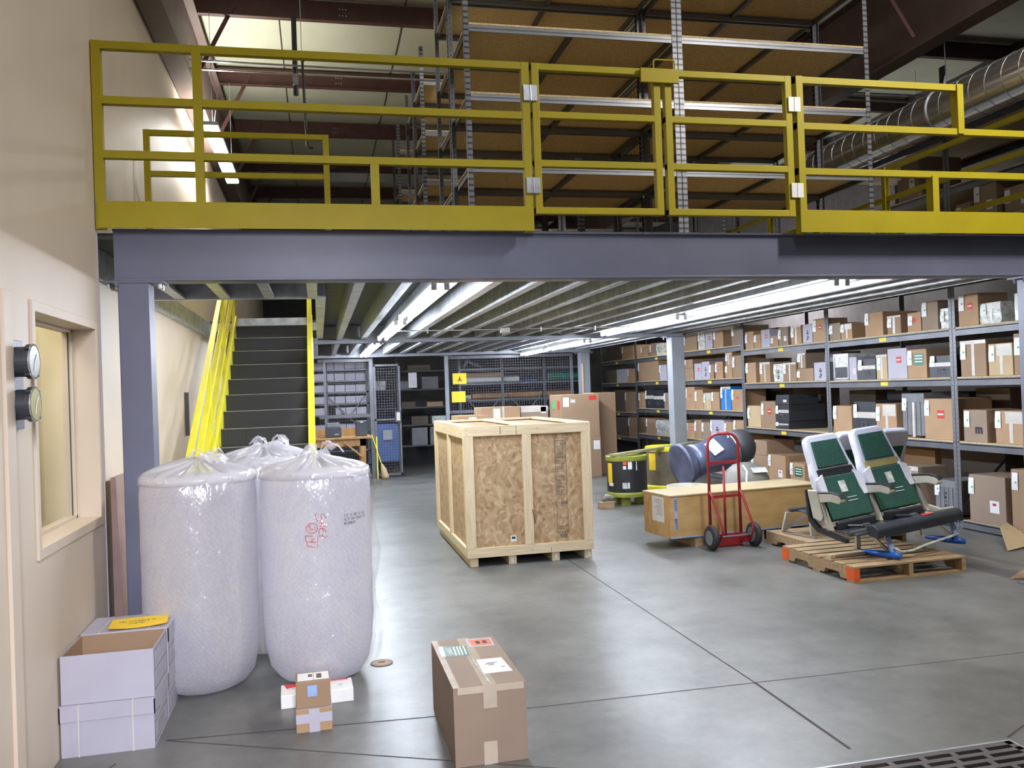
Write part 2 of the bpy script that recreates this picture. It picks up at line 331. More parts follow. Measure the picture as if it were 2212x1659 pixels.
# near office wall with the window opening (y 4.18..5.26, z .98..2.07) and its reveal
b = MB(); wy0, wy1, wz0, wz1 = 4.14, 5.20, 1.0, 2.055; t = .14
for (y0, y1, z0, z1) in ((-6, wy0, 0, 6.2), (wy1, 5.33, 0, 6.2), (wy0, wy1, 0, wz0), (wy0, wy1, wz1, 6.2)): b.box(WX-t, WX, y0, y1, z0, z1)
struct(b.build('wall_left', 'wall'))
struct(MB().box(WF-.12, WF, 5.33, 24, 0, 6.2).build('wall_far_left', 'wall'))
struct(MB().box(WX-.115, WX+.004, 5.33, 5.345, 0, 3.74).build('trim_9', 'white'))
win = MB()
for (y0, y1, z0, z1) in ((wy0-.04, wy1+.05, wz1, wz1+.045), (wy0-.04, wy1+.05, wz0-.045, wz0), (wy0-.04, wy0, wz0, wz1), (wy1, wy1+.05, wz0, wz1)): win.box(WX-t-.03, WX+.012, y0+(.004 if y0 < wy0 else -.004 if y0 == wy1 else 0), y1+(.004 if y1 == wy0 else 0), z0-(.004 if z0 == wz1 else 0), z1+(.004 if z1 == wz0 else 0))
win = struct(win.build('window_1', 'wall', bevel=.003))
fr = MB()
for (y0, y1, z0, z1) in ((wy0, wy1, wz1-.02, wz1), (wy0, wy1, wz0, wz0+.02), (wy1-.022, wy1, wz0, wz1)): fr.box(WX-t-.02, WX-t+.03, y0, y1, z0, z1)
fr.build('window_frame', 'wall', win)
MB().box(WX-t+.002, WX-t+.008, wy0, wy1-.02, wz0+.02, wz1-.02).build('pane', 'glass', win)
MB().box(WX-t+.009, WX-t+.012, wy1-.032, wy1-.023, wz0+.02, wz1-.02).build('gasket', 'rubber', win)
# office room seen through the pane
b = MB(); b.box(-2.15, -2.1, 2.0, 5.3, 0, 2.8); b.box(-2.15, WX-t-.001, 5.3, 5.31, 0, 2.8); struct(b.build('wall_office', 'office'))
area('office_lamp', (-1.75, 4.4, 2.7), .5, .9, 15, (1, .95, .82))
struct(MB().box(-2.15, WX-t-.01, 2.0, 5.3, 2.78, 2.82).build('ceiling_office', 'wall'))
# door frame at the left edge
d = struct(MB().box(WX, WX+.03, 3.70, 3.80, 0, 2.10).build('door_1', 'wall', bevel=.004))
MB().box(WX, WX+.016, 3.0, 3.70, 0, 2.04).build('door_leaf', 'wall', d)
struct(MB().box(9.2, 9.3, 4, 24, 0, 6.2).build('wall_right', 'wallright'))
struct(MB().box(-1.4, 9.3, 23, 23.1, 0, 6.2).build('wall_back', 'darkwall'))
# trim along the far left wall under the mezzanine, baseboard
b = MB(); b.box(WF, WF+.035, 5.5, 18, 2.41, 2.44); struct(b.build('trim_10', 'galv'))
# roof quilt with a sag between purlins
PY = [1.0, 3.15, 5.3, 7.45, 9.6, 11.7, 13.9, 16.05, 18.2, 20.3, 22.4]
vs = []; fs = []; ys = []
for i in range(len(PY)-1):
    for k in range(8): ys.append((PY[i]+(PY[i+1]-PY[i])*k/8, 6.02-.07*math.sin(math.pi*k/8)))
ys.append((PY[-1], 6.02)); xs = [-1.4, .2, 1.9, 3.6, 5.3, 7, 9.3]
for (y, z) in ys: vs += [(x, y, z) for x in xs]
for j in range(len(ys)-1):
    for i in range(len(xs)-1): a = j*len(xs)+i; fs.append((a, a+1, a+1+len(xs), a+len(xs)))
struct(MB().add(vs, fs).build('ceiling', 'quilt', smooth=True))
b = MB()
for x in (-.3, 1.1, 2.5, 3.9, 5.4, 6.8):
    for j in range(len(ys)-1): b.bar((x, ys[j][0], ys[j][1]-.006), (x, ys[j+1][0], ys[j+1][1]-.006), .012, .006)
struct(b.build('trim_11', 'purlin'))
# roof steel
rf = thing('roof_frame', 'dark red purlins and brown rafters carrying the pale insulated roof', 'roof frame', (0, 0, 5.75))
RO = (0, 0, 5.75)
for y in PY[1:]:
    z = 5.75; b = MB(RO); b.box(-1.2, 9.2, y-.004, y+.004, z, z+.24); b.box(-1.2, 9.2, y-.07, y+.004, z, z+.006); b.box(-1.2, 9.2, y, y+.07, z+.234, z+.24)
    b.build('purlin', 'purlin', rf)
    for x in (.36, 3.9): 
        b = MB(RO)
        for dx in (0, .035, .07):
            for dz in (.08, .15): b.box(x+dx, x+dx+.012, y-.008, y-.003, z+dz, z+dz+.012)
        b.build('bolt', 'galv', rf)
    b = MB(RO); b.bar((-.72, y, z+.2), (-1.18, y-.12, 4.98), .045, .008, (0, 1, 0)); b.build('flange_brace', 'purlin', rf)
    b = MB(RO); b.bar((5.35, y, z+.2), (5.86, y-.12, 4.98), .045, .008, (0, 1, 0)); b.build('flange_brace', 'purlin', rf)
for x in (-1.22, 5.92):
    b = MB(RO); b.box(x-.005, x+.005, 1, 23, 4.85, 5.75); b.box(x-.10, x+.10, 1, 23, 4.84, 4.856); b.box(x-.1, x+.1, 1, 23, 5.735, 5.75); b.build('rafter', 'rafter', rf)
# ================================================================ MEZZANINE
mz = thing('mezzanine', 'grey steel mezzanine with wide front beam, columns and joists under a dark deck', 'mezzanine', (-1.0, 5.5, 0))
O = (-1.0, 5.5, 0); EX = 5.42
def ibeam(y, x0, x1, z0, z1, w=.17):
    b = MB(O); b.box(x0, x1, y-w/2, y+w/2, z0, z0+.012); b.box(x0, x1, y-w/2, y+w/2, z1-.012, z1); b.box(x0, x1, y-.006, y+.006, z0, z1); return b
b = MB(O); b.box(-1.15, 8.6, 5.4, 5.57, 2.352, 2.366); b.box(-1.15, 8.6, 5.4, 5.57, 2.644, 2.658); b.box(-1.15, 8.6, 5.42, 5.44, 2.352, 2.658)
b.build('front_beam', 'steel', mz, bevel=.002)
for y in (12.1, 16.65): ibeam(y, -1.25, EX, 2.352, 2.6).build('cross_beam', 'steel2', mz)
for (x, y) in ((-1.13, 5.4), (5.285, 5.4), (5.2, 12.0), (5.2, 16.6), (-1.2, 12.0), (2.44, 16.72)):
    wd = .172 if y < 6 else .2
    if x == 2.44: wd = .07
    b = MB(O); b.box(x, x+wd, y+.0, y+wd, .012, 2.34); b.build('column', 'steel' if y < 6 else 'steel2', mz, bevel=.006)
    MB(O).box(x-.07, x+wd+.07, y-.03, y+wd+.03, 0, .012).build('base_plate', 'steel', mz)
    MB(O).box(x-.085, x+wd+.085, y+.0, y+wd, 2.34, 2.352).build('cap_plate', 'steel', mz)
    b = MB(O)
    for dx in (-.055, wd+.055):
        for dy in (.04, wd-.04):
            if wd > .1: MB(O).lathe([(.012, 2.31), (.012, 2.34)], (x+dx, y+dy, 0), 6).build('bolt', 'silver', mz)
x = -1.02
while x < EX-.05:
    segs = [(5.44, 12.02), (12.18, 16.6)]
    if x < .02: segs = [(5.44, 6.78), (11.55, 12.02), (12.18, 16.6)]
    for (y0, y1) in segs:
        b = MB(O); b.box(x-.003, x+.003, y0, y1, 2.4, 2.6); b.box(x-.003, x+.07, y0, y1, 2.397, 2.403); b.box(x-.003, x+.07, y0, y1, 2.597, 2.603); b.box(x+.066, x+.07, y0, y1, 2.4, 2.42)
        b.build('joist', 'galv', mz)
    x += .322
b = MB(O); b.box(-1.32, .06, 6.78, 6.84, 2.392, 2.603); b.build('stair_header', 'galv', mz)
b = MB(O); b.box(.0, .08, 6.84, 11.5, 2.392, 2.603); b.box(-1.31, .0, 11.45, 11.52, 2.5, 2.603); b.build('stair_trimmer', 'galv', mz)
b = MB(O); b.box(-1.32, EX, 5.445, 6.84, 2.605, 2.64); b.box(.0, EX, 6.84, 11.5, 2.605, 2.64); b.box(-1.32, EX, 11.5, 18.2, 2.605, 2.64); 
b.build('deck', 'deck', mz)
b = MB(O); b.box(-1.325, -1.30, 5.6, 18, 2.44, 2.6); b.build('ledger', 'galv', mz)
b = MB(O); b.box(EX-.02, EX, 5.57, 16.6, 2.40, 2.60); b.build('edge_channel', 'galv', mz)
# ================================================================ YELLOW GUARD RAILS AND GATE
RY = 5.33
def rail(mb, x0, x1, z0, z1, y=RY, d=.045): mb.box(x0, x1, y-d/2, y+d/2, z0, z1)
g = thing('guard_rail', 'yellow guard rail section with kick plate, left of the gate', 'railing', (-1.2, RY, 2.66)); O = (-1.2, RY, 2.66)
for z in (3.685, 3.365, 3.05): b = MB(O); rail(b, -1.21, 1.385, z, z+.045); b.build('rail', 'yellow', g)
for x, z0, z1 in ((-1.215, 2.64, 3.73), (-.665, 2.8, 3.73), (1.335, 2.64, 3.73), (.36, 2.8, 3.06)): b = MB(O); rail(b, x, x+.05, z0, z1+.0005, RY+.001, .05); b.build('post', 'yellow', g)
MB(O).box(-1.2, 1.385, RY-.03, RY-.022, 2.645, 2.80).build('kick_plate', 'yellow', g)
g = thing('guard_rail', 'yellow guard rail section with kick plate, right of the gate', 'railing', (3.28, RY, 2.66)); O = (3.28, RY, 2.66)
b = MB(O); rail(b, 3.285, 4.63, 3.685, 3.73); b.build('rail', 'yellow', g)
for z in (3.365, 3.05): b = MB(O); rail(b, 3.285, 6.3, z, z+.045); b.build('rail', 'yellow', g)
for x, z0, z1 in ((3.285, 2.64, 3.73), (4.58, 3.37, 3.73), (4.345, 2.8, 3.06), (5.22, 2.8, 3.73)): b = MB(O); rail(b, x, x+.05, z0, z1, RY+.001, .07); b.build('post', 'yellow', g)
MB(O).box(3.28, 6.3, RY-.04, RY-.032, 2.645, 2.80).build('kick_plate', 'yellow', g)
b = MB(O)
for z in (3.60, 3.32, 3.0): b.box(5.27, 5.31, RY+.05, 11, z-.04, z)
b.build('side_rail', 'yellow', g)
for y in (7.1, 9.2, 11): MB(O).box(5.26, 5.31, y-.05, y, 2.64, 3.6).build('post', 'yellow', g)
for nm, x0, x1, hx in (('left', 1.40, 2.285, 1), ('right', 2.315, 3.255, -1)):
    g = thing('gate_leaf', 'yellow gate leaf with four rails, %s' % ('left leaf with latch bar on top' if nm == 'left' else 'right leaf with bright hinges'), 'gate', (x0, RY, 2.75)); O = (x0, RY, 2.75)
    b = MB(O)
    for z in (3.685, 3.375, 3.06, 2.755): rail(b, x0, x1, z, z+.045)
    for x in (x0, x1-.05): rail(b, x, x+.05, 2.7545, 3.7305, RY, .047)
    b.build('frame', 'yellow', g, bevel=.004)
    for z in (3.48, 2.885):
        h = MB(O); xh = x0-.012 if nm == 'left' else x1+.012
        h.box(xh-.045, xh-.004, RY-.036, RY-.026, z, z+.1); h.box(xh+.004, xh+.045, RY-.036, RY-.026, z, z+.1); h.tube([(xh, RY-.034, z), (xh, RY-.034, z+.1)], .006, 8)
        h.build('hinge', 'galv' if nm == 'left' else 'paper', g)
    if nm == 'left':
        b = MB(O); b.box(2.14, 2.41, RY-.05, RY-.03, 3.63, 3.725); b.build('latch_plate', 'yellow', g, bevel=.003)
        b = MB(O); b.tube([(2.235, RY-.04, 3.72), (2.235, RY-.04, 3.775), (2.245, RY-.04, 3.785), (2.375, RY-.04, 3.785), (2.385, RY-.04, 3.775), (2.385, RY-.04, 3.72)], .006, 8); b.build('latch_handle', 'yellow', g)
g = thing('guard_rail', 'low yellow guard rail around the stair opening on the mezzanine', 'railing', (-1.2, 6.97, 2.64)); O = (-1.2, 6.97, 2.64)
for z in (3.675, 3.36): MB(O).box(-1.24, .14, 6.95, 6.99, z, z+.04).build('rail', 'yellow', g)
for x in (-1.24, .1): MB(O).box(x, x+.045, 6.948, 6.992, 2.64, 3.715).build('post', 'yellow', g)
# ================================================================ STAIRCASE
st = thing('staircase', 'steep black stair with yellow stringers and handrails climbing to the mezzanine', 'staircase', (-.5, 6.8, 0)); O = (-.5, 6.8, 0)
SX0, SX1 = -.95, -.09; rise, run = .1685, .285
for i in range(15):
    z = 2.522-rise*i; y = 10.86-run*i
    b = MB(O); b.box(SX0, SX1, y, y+run+.02, z-.03, z); b.box(SX0, SX1, y+.004, y+.012, z-rise, z-.03); b.build('step', 'tread', st)
    MB(O).box(SX0, SX1, y-.006, y+.022, z-.004, z+.0025).build('step_nosing', 'nosing', st)
MB(O).box(SX0, SX1, 11.15, 11.2, 2.53, 2.64).build('landing_plate', 'galv', st)
sl = rise/run
for x in (SX0-.045, SX1):
    b = MB(O); y0, z0, y1, z1 = 6.80, .0, 11.2, 0+sl*(11.2-6.80)
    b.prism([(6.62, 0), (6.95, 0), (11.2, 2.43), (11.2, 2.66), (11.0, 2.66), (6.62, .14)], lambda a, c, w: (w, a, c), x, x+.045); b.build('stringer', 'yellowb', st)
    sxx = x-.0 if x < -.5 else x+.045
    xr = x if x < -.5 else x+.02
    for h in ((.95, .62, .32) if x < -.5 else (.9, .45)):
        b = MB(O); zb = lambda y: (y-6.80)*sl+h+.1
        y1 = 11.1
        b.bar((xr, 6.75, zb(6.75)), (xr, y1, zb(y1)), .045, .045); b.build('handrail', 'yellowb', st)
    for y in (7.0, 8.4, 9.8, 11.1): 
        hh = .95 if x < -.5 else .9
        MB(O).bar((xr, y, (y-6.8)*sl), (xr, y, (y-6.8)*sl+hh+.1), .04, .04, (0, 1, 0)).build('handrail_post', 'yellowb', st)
# ================================================================ SPIRAL DUCT
du = thing('spiral_duct', 'shiny round spiral air duct hanging along the right side', 'duct', (5.98, 7, 4.18)); O = (5.98, 7, 4.18)
b = MB(O); b.tube([(5.98, y, 4.18) for y in (2.5, 5, 7, 9, 10.2)], .205, 48); b.build('duct_body', 'duct', du, smooth=True)
y = 2.7
b = MB(O)
while y < 10.0:
    b.tube([(5.98+.206*math.cos(t), y+.1*t/6.283, 4.18+.206*math.sin(t)) for t in [2*math.pi*k/40 for k in range(41)]], .0035, 5); y += .19
b.build('spiral_seam', 'silver', du)
for y in (7.1, 9.6):
    b = MB(O); b.tube([(5.98+.21*math.cos(t), y, 4.18+.21*math.sin(t)) for t in [2*math.pi*k/32 for k in range(32)]], .008, 6, closed=True); b.bar((5.98, y, 4.38), (6.02, y, 4.52), .03, .004, (0, 1, 0)); b.build('hanger_strap', 'galv', du)
    MB(O).tube([(6.02, y, 4.51), (6.0, y, 5.75)], .005, 6).build('hanger_cable', 'galv', du)
b = MB(O); b.tube([(5.98, 10.18, 4.18), (5.96, 10.5, 4.2), (5.8, 10.9, 4.3), (5.5, 11.1, 4.38)], .205, 24); b.build('elbow', 'whitewall', du, smooth=True)
# ================================================================ LAMPS UNDER AND ABOVE THE MEZZANINE
def striplight(x, y0, y1, z, label, mat='tube', group=None):
    t = thing('strip_light', label, 'light', (x, (y0+y1)/2, z+.1), 0, group); O = (x, (y0+y1)/2, z+.1)
    b = MB(O); b.add([(x-.03, y0-.03, z+.09), (x+.03, y0-.03, z+.09), (x+.06, y0-.03, z+.035), (x-.06, y0-.03, z+.035), (x-.03, y1+.03, z+.09), (x+.03, y1+.03, z+.09), (x+.06, y1+.03, z+.035), (x-.06, y1+.03, z+.035)],
          [(0, 1, 2, 3), (7, 6, 5, 4), (0, 4, 5, 1), (1, 5, 6, 2), (2, 6, 7, 3), (3, 7, 4, 0)]); b.build('housing', 'paper', t)
    for dx in (-.045, .045):
        MB(O).tube([(x+dx, y0, z+.01), (x+dx, y1, z+.01)], .019, 10).build('lamp_tube', mat, t)
        for yy in (y0-.02, y1): MB(O).box(x+dx-.02, x+dx+.02, yy, yy+.02, z-.012, z+.05).build('lamp_holder', 'paper', t)
    return t
L1 = [(5.98, 8.45), (9.0, 11.5), (12.5, 14.6), (14.75, 16.5)]; L2 = [(5.93, 8.45), (8.95, 11.55), (12.4, 14.5), (14.8, 16.5)]
nm = ['nearest', 'second nearest', 'third nearest', 'farthest']
for i, (a, c) in enumerate(L1): striplight(.86, a, c, 2.36, 'twin tube light under the mezzanine, %s in the left row' % nm[i])
for i, (a, c) in enumerate(L2): striplight(4.0, a, c, 2.36 if i < 2 else 2.31, 'twin tube light under the mezzanine, %s in the right row' % nm[i])
for (x0, x1, y0, y1, z, lb) in ((-1.09, -.93, 9.35, 11.8, 4.47, 'bright hanging lamp near the left wall above the mezzanine'),):
    t = thing('hanging_lamp', lb, 'light', (-1.0, 10.5, z)); O = (-1.0, 10.5, z)
    b = MB(O); b.box(x0, x1, y0, y1, z+.03, z+.07); b.build('housing', 'galv', t); MB(O).box(x0+.01, x1-.01, y0+.03, y1-.03, z+.01, z+.03).build('lens', 'tubeu', t)
    for y in (9.5, 11.6): MB(O).tube([(-1.0, y, z+.07), (-1.0, y, 5.75)], .003, 5).build('hanger_wire', 'galv', t)
    b = MB(O); b.tube([(-.98, 9.45, 4.55), (-.93, 9.4, 4.85), (-1.0, 9.42, 5.1), (-.95, 9.4, 5.3)], .004, 5); b.build('cable', 'whitewall', t)
t = thing('hanging_lamp', 'long pale lamp far back under the roof left of the shelving', 'light', (.75, 19, 5.3)); O = (.75, 19, 5.3)
MB(O).box(.3, 1.5, 18.9, 19.1, 5.42, 5.5).build('housing', 'galv', t); MB(O).box(.31, 1.49, 18.92, 19.08, 5.40, 5.42).build('lens', 'tubef', t)
for x in (.4, 1.4): MB(O).tube([(x, 19, 5.5), (x, 19, 5.75)], .004, 5).build('hanger_wire', 'galv', t)
for i, y in enumerate((11.5, 15, 19)):  # glowing strips added to make bright gaps between the rack shelves
    t = thing('added_aisle_lamp', 'strip lamp added behind the big shelving, %s of three' % ('nearest', 'middle', 'farthest')[i], 'light', (8.4, y, 3.44)); MB().box(-.1, .1, -1.2, 1.2, -.02, .02).build('lens', 'tubef', t)
    for yy in (-1, 1): MB().tube([(0, yy, .02), (0, yy, 2.55)], .004, 5).build('hanger_wire', 'galv', t)
# conduits, junction box, sprinkler
t = thing('conduit', 'thin conduit crossing below the joists with a small junction box', 'conduit', (2.5, 10.2, 2.37)); O = (2.5, 10.2, 2.37)
MB(O).tube([(.95, 10.2, 2.375), (4.0, 10.2, 2.375)], .008, 8).build('pipe', 'silver', t)
b = MB(O); b.box(2.19, 2.30, 10.15, 10.24, 2.33, 2.39); b.add([(2.2, 10.16, 2.33), (2.29, 10.16, 2.33), (2.28, 10.22, 2.31), (2.21, 10.22, 2.31)], [(0, 1, 2, 3)]); b.build('junction_box', 'whitewall', t, bevel=.006)
for x in (1.3, 1.8, 2.7, 3.4): MB(O).box(x-.008, x+.008, 10.19, 10.21, 2.34, 2.397).build('clamp', 'silver', t)
t = thing('sprinkler_pipe', 'thick dark pipe hanging down from a roof purlin', 'pipe', (-.13, 9.5, 5.3)); O = (-.13, 9.5, 5.3)
MB(O).tube([(-.13, 9.5, 5.75), (-.13, 9.5, 4.9)], .028, 12).build('pipe', 'black', t)
b = MB(O); b.box(-.16, -.10, 9.46, 9.5, 5.0, 5.12); b.build('bracket', 'galv', t)
t = thing('hook_pole', 'slender black pole with a hooked foot hanging from the roof', 'pole', (-.03, 9.0, 5.0)); O = (-.03, 9, 5)
MB(O).tube([(-.055, 9, 5.15), (-.055, 9, 5.76)], .004, 5).build('hanger_wire', 'galv', t)
MB(O).tube([(-.055, 9, 5.16), (-.05, 9, 5.1), (-.04, 9, 4.6), (-.028, 9, 4.22), (-.01, 9, 4.19), (.03, 9, 4.19)], .013, 8).build('shaft', 'black', t)
for z in (5.1, 4.62): MB(O).tube([(-.045, 9, z-.02), (-.045, 9, z+.02)], .02, 8).build('collar', 'black', t)
for i, z in enumerate((5.18, 5.09)):
    tag(MB().tube([(-1.2, 9.4, z+.01), (.4, 9.4, z), (9, 9.4, z)], .012, 6).build('conduit', 'silver'), 'pale conduit running along the roof purlins, %s of the pair' % ('upper', 'lower')[i], 'conduit')
tag(MB().tube([(7.6, 6.0, 5.9), (6.3, 8.6, 5.5), (5.7, 10.6, 5.3)], .012, 6).build('roof_cable', 'paper'), 'thin white cable sloping under the roof at upper right', 'cable')
# ================================================================ STORAGE RACKS (mezzanine)
def angle_post(name, x, y, z0, z1, parent, sx=1, sy=1, mat='post', w=.042):
    b = MB((0, 0, 0)); b.box(-w/2*1, w/2, 0, .004*sy, 0, z1-z0); b.box(-w/2*sx-.002, -w/2*sx+.002, 0, w*sy, 0, z1-z0)
    o = b.build(name, mat, parent); o.location = (x, y, z0); return o
def mezz_rack():
    t = thing('steel_shelving', 'x', 'shelving', (1.28, 7.0, 2.64)); W, D, H = 1.905, .82, 3.05
    for (x, sx) in ((.021, 1), (W-.021, -1)):
        for (y, sy) in ((0, 1), (D, -1)): angle_post('post', x, y, 0, H, t, sx, sy, 'postl')
    for z in (.16, .82, 1.42, 2.0, 2.6):
        for y, s in ((.006, 1), (D-.006, -1)):
            b = MB(); b.box(.04, W-.04, y, y+.012*s, z, z+.055); b.box(.04, W-.04, y, y+.03*s, z+.022, z+.033); b.build('shelf_beam', 'postlp', t)
        MB().box(.02, W-.02, .004, D-.004, z+.056, z+.072).build('shelf_board', 'pb', t)
        b = MB(); b.box(W/2-.02, W/2+.02, .02, D-.02, z+.02, z+.055); b.build('shelf_support', 'rackdark', t)
        for x in (.03, W-.05): MB().box(x, x+.02, .02, D-.02, z+.01, z+.055).build('end_brace', 'rackdark', t)
    return t
M['postlp'] = plain('pale_shelf_beam', (.20, .21, .24), .35, metal=.3, var=.06)
mr = mezz_rack(); k = 0
rows = [(7.0, 'front row'), (7.86, 'second row'), (9.95, 'third row'), (10.8, 'fourth row'), (12.9, 'fifth row')]
for (y, rn) in rows:
    for (x, cn) in ((1.28, 'left'), (3.195, 'right')):
        o = mr if k == 0 else dup(mr); o.location = (x, y, 2.64); k += 1
        tag(o, 'empty steel shelving with particle board shelves on the mezzanine, %s bay of the %s' % (cn, rn), 'shelving', 'shelving units on the mezzanine')
tg = thing('label_holder', 'pair of white label tags on the mezzanine shelving behind the gate', 'label', (1.6, 9.93, 4.0))
b = MB((1.6, 9.93, 4.0)); b.box(1.98, 2.03, 9.93, 9.94, 4.0, 4.05); b.box(2.04, 2.09, 9.93, 9.94, 4.0, 4.05); b.build('tag', 'paper', tg)
# ================================================================ BIG RACK ON THE RIGHT
RX = 6.56; RD = 1.15
BAYS = [('A', 5.62, 7.8), ('B', 7.8, 10.09), ('C', 10.09, 12.4), ('D', 12.4, 14.78), ('E', 14.78, 17.08), ('F', 17.08, 19.38)]
BN = dict(A='rightmost bay', B='second bay from right', C='third bay from right', D='fourth bay from right', E='fifth bay from right', F='dim sixth bay')
LEV = dict(A=[2.11, 1.585, .908, .09], C=[2.115, 1.594, .905, .09], D=[2.203, 1.682, 1.152, .625, .09], E=[2.19, 1.70, 1.14, .61, .09], F=[2.19, 1.69, 1.04, .5]); LEV['B'] = LEV['A']
for (bn, y0, y1) in BAYS:
    t = thing('storage_rack', 'tall grey storage rack with loaded shelves, %s' % BN[bn], 'rack', (RX, y0, 0), 0, 'bays of the long rack on the right'); O = (RX, y0, 0)
    H = 4.9 if bn in 'AB' else 4.4
    for yy, s in ((y0+.004, 1), (y1-.046, -1)):
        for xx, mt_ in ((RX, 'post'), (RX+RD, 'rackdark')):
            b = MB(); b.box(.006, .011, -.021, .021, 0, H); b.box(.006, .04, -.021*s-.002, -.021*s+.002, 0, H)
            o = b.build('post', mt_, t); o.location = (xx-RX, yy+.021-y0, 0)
    lv = LEV[bn]+[2.78, 3.15, 3.6]+([4.2] if bn in 'AB' else [])
    for z in lv:
        for xx in (RX+.004, RX+RD-.03):
            b = MB(O); b.box(xx, xx+.022, y0+.045, y1-.05, z-.078, z); b.box(xx, xx+.03, y0+.045, y1-.05, z-.02, z-.012); b.build('shelf_beam', 'rack', t)
        if z < 2.3 or z > 2.9: MB(O).box(RX+.006, RX+RD, y0+.03, y1-.03, z, z+.014 if z > .1 else z+.004).build('shelf_board', 'pb', t)
        if .2 < z < 2.3:
            ym = (y0+y1)/2; MB(O).box(RX+.001, RX+.0045, ym-.07, ym+.06, z-.065, z-.018).build('shelf_label', 'yellowpaper', t)
    for xx in (RX+RD,):
        b = MB(O); b.bar((RX+.02, y1-.03, .2), (RX+RD, y1-.03, 1.2), .03, .004, (0, 1, 0)); b.build('end_brace', 'rackdark', t)
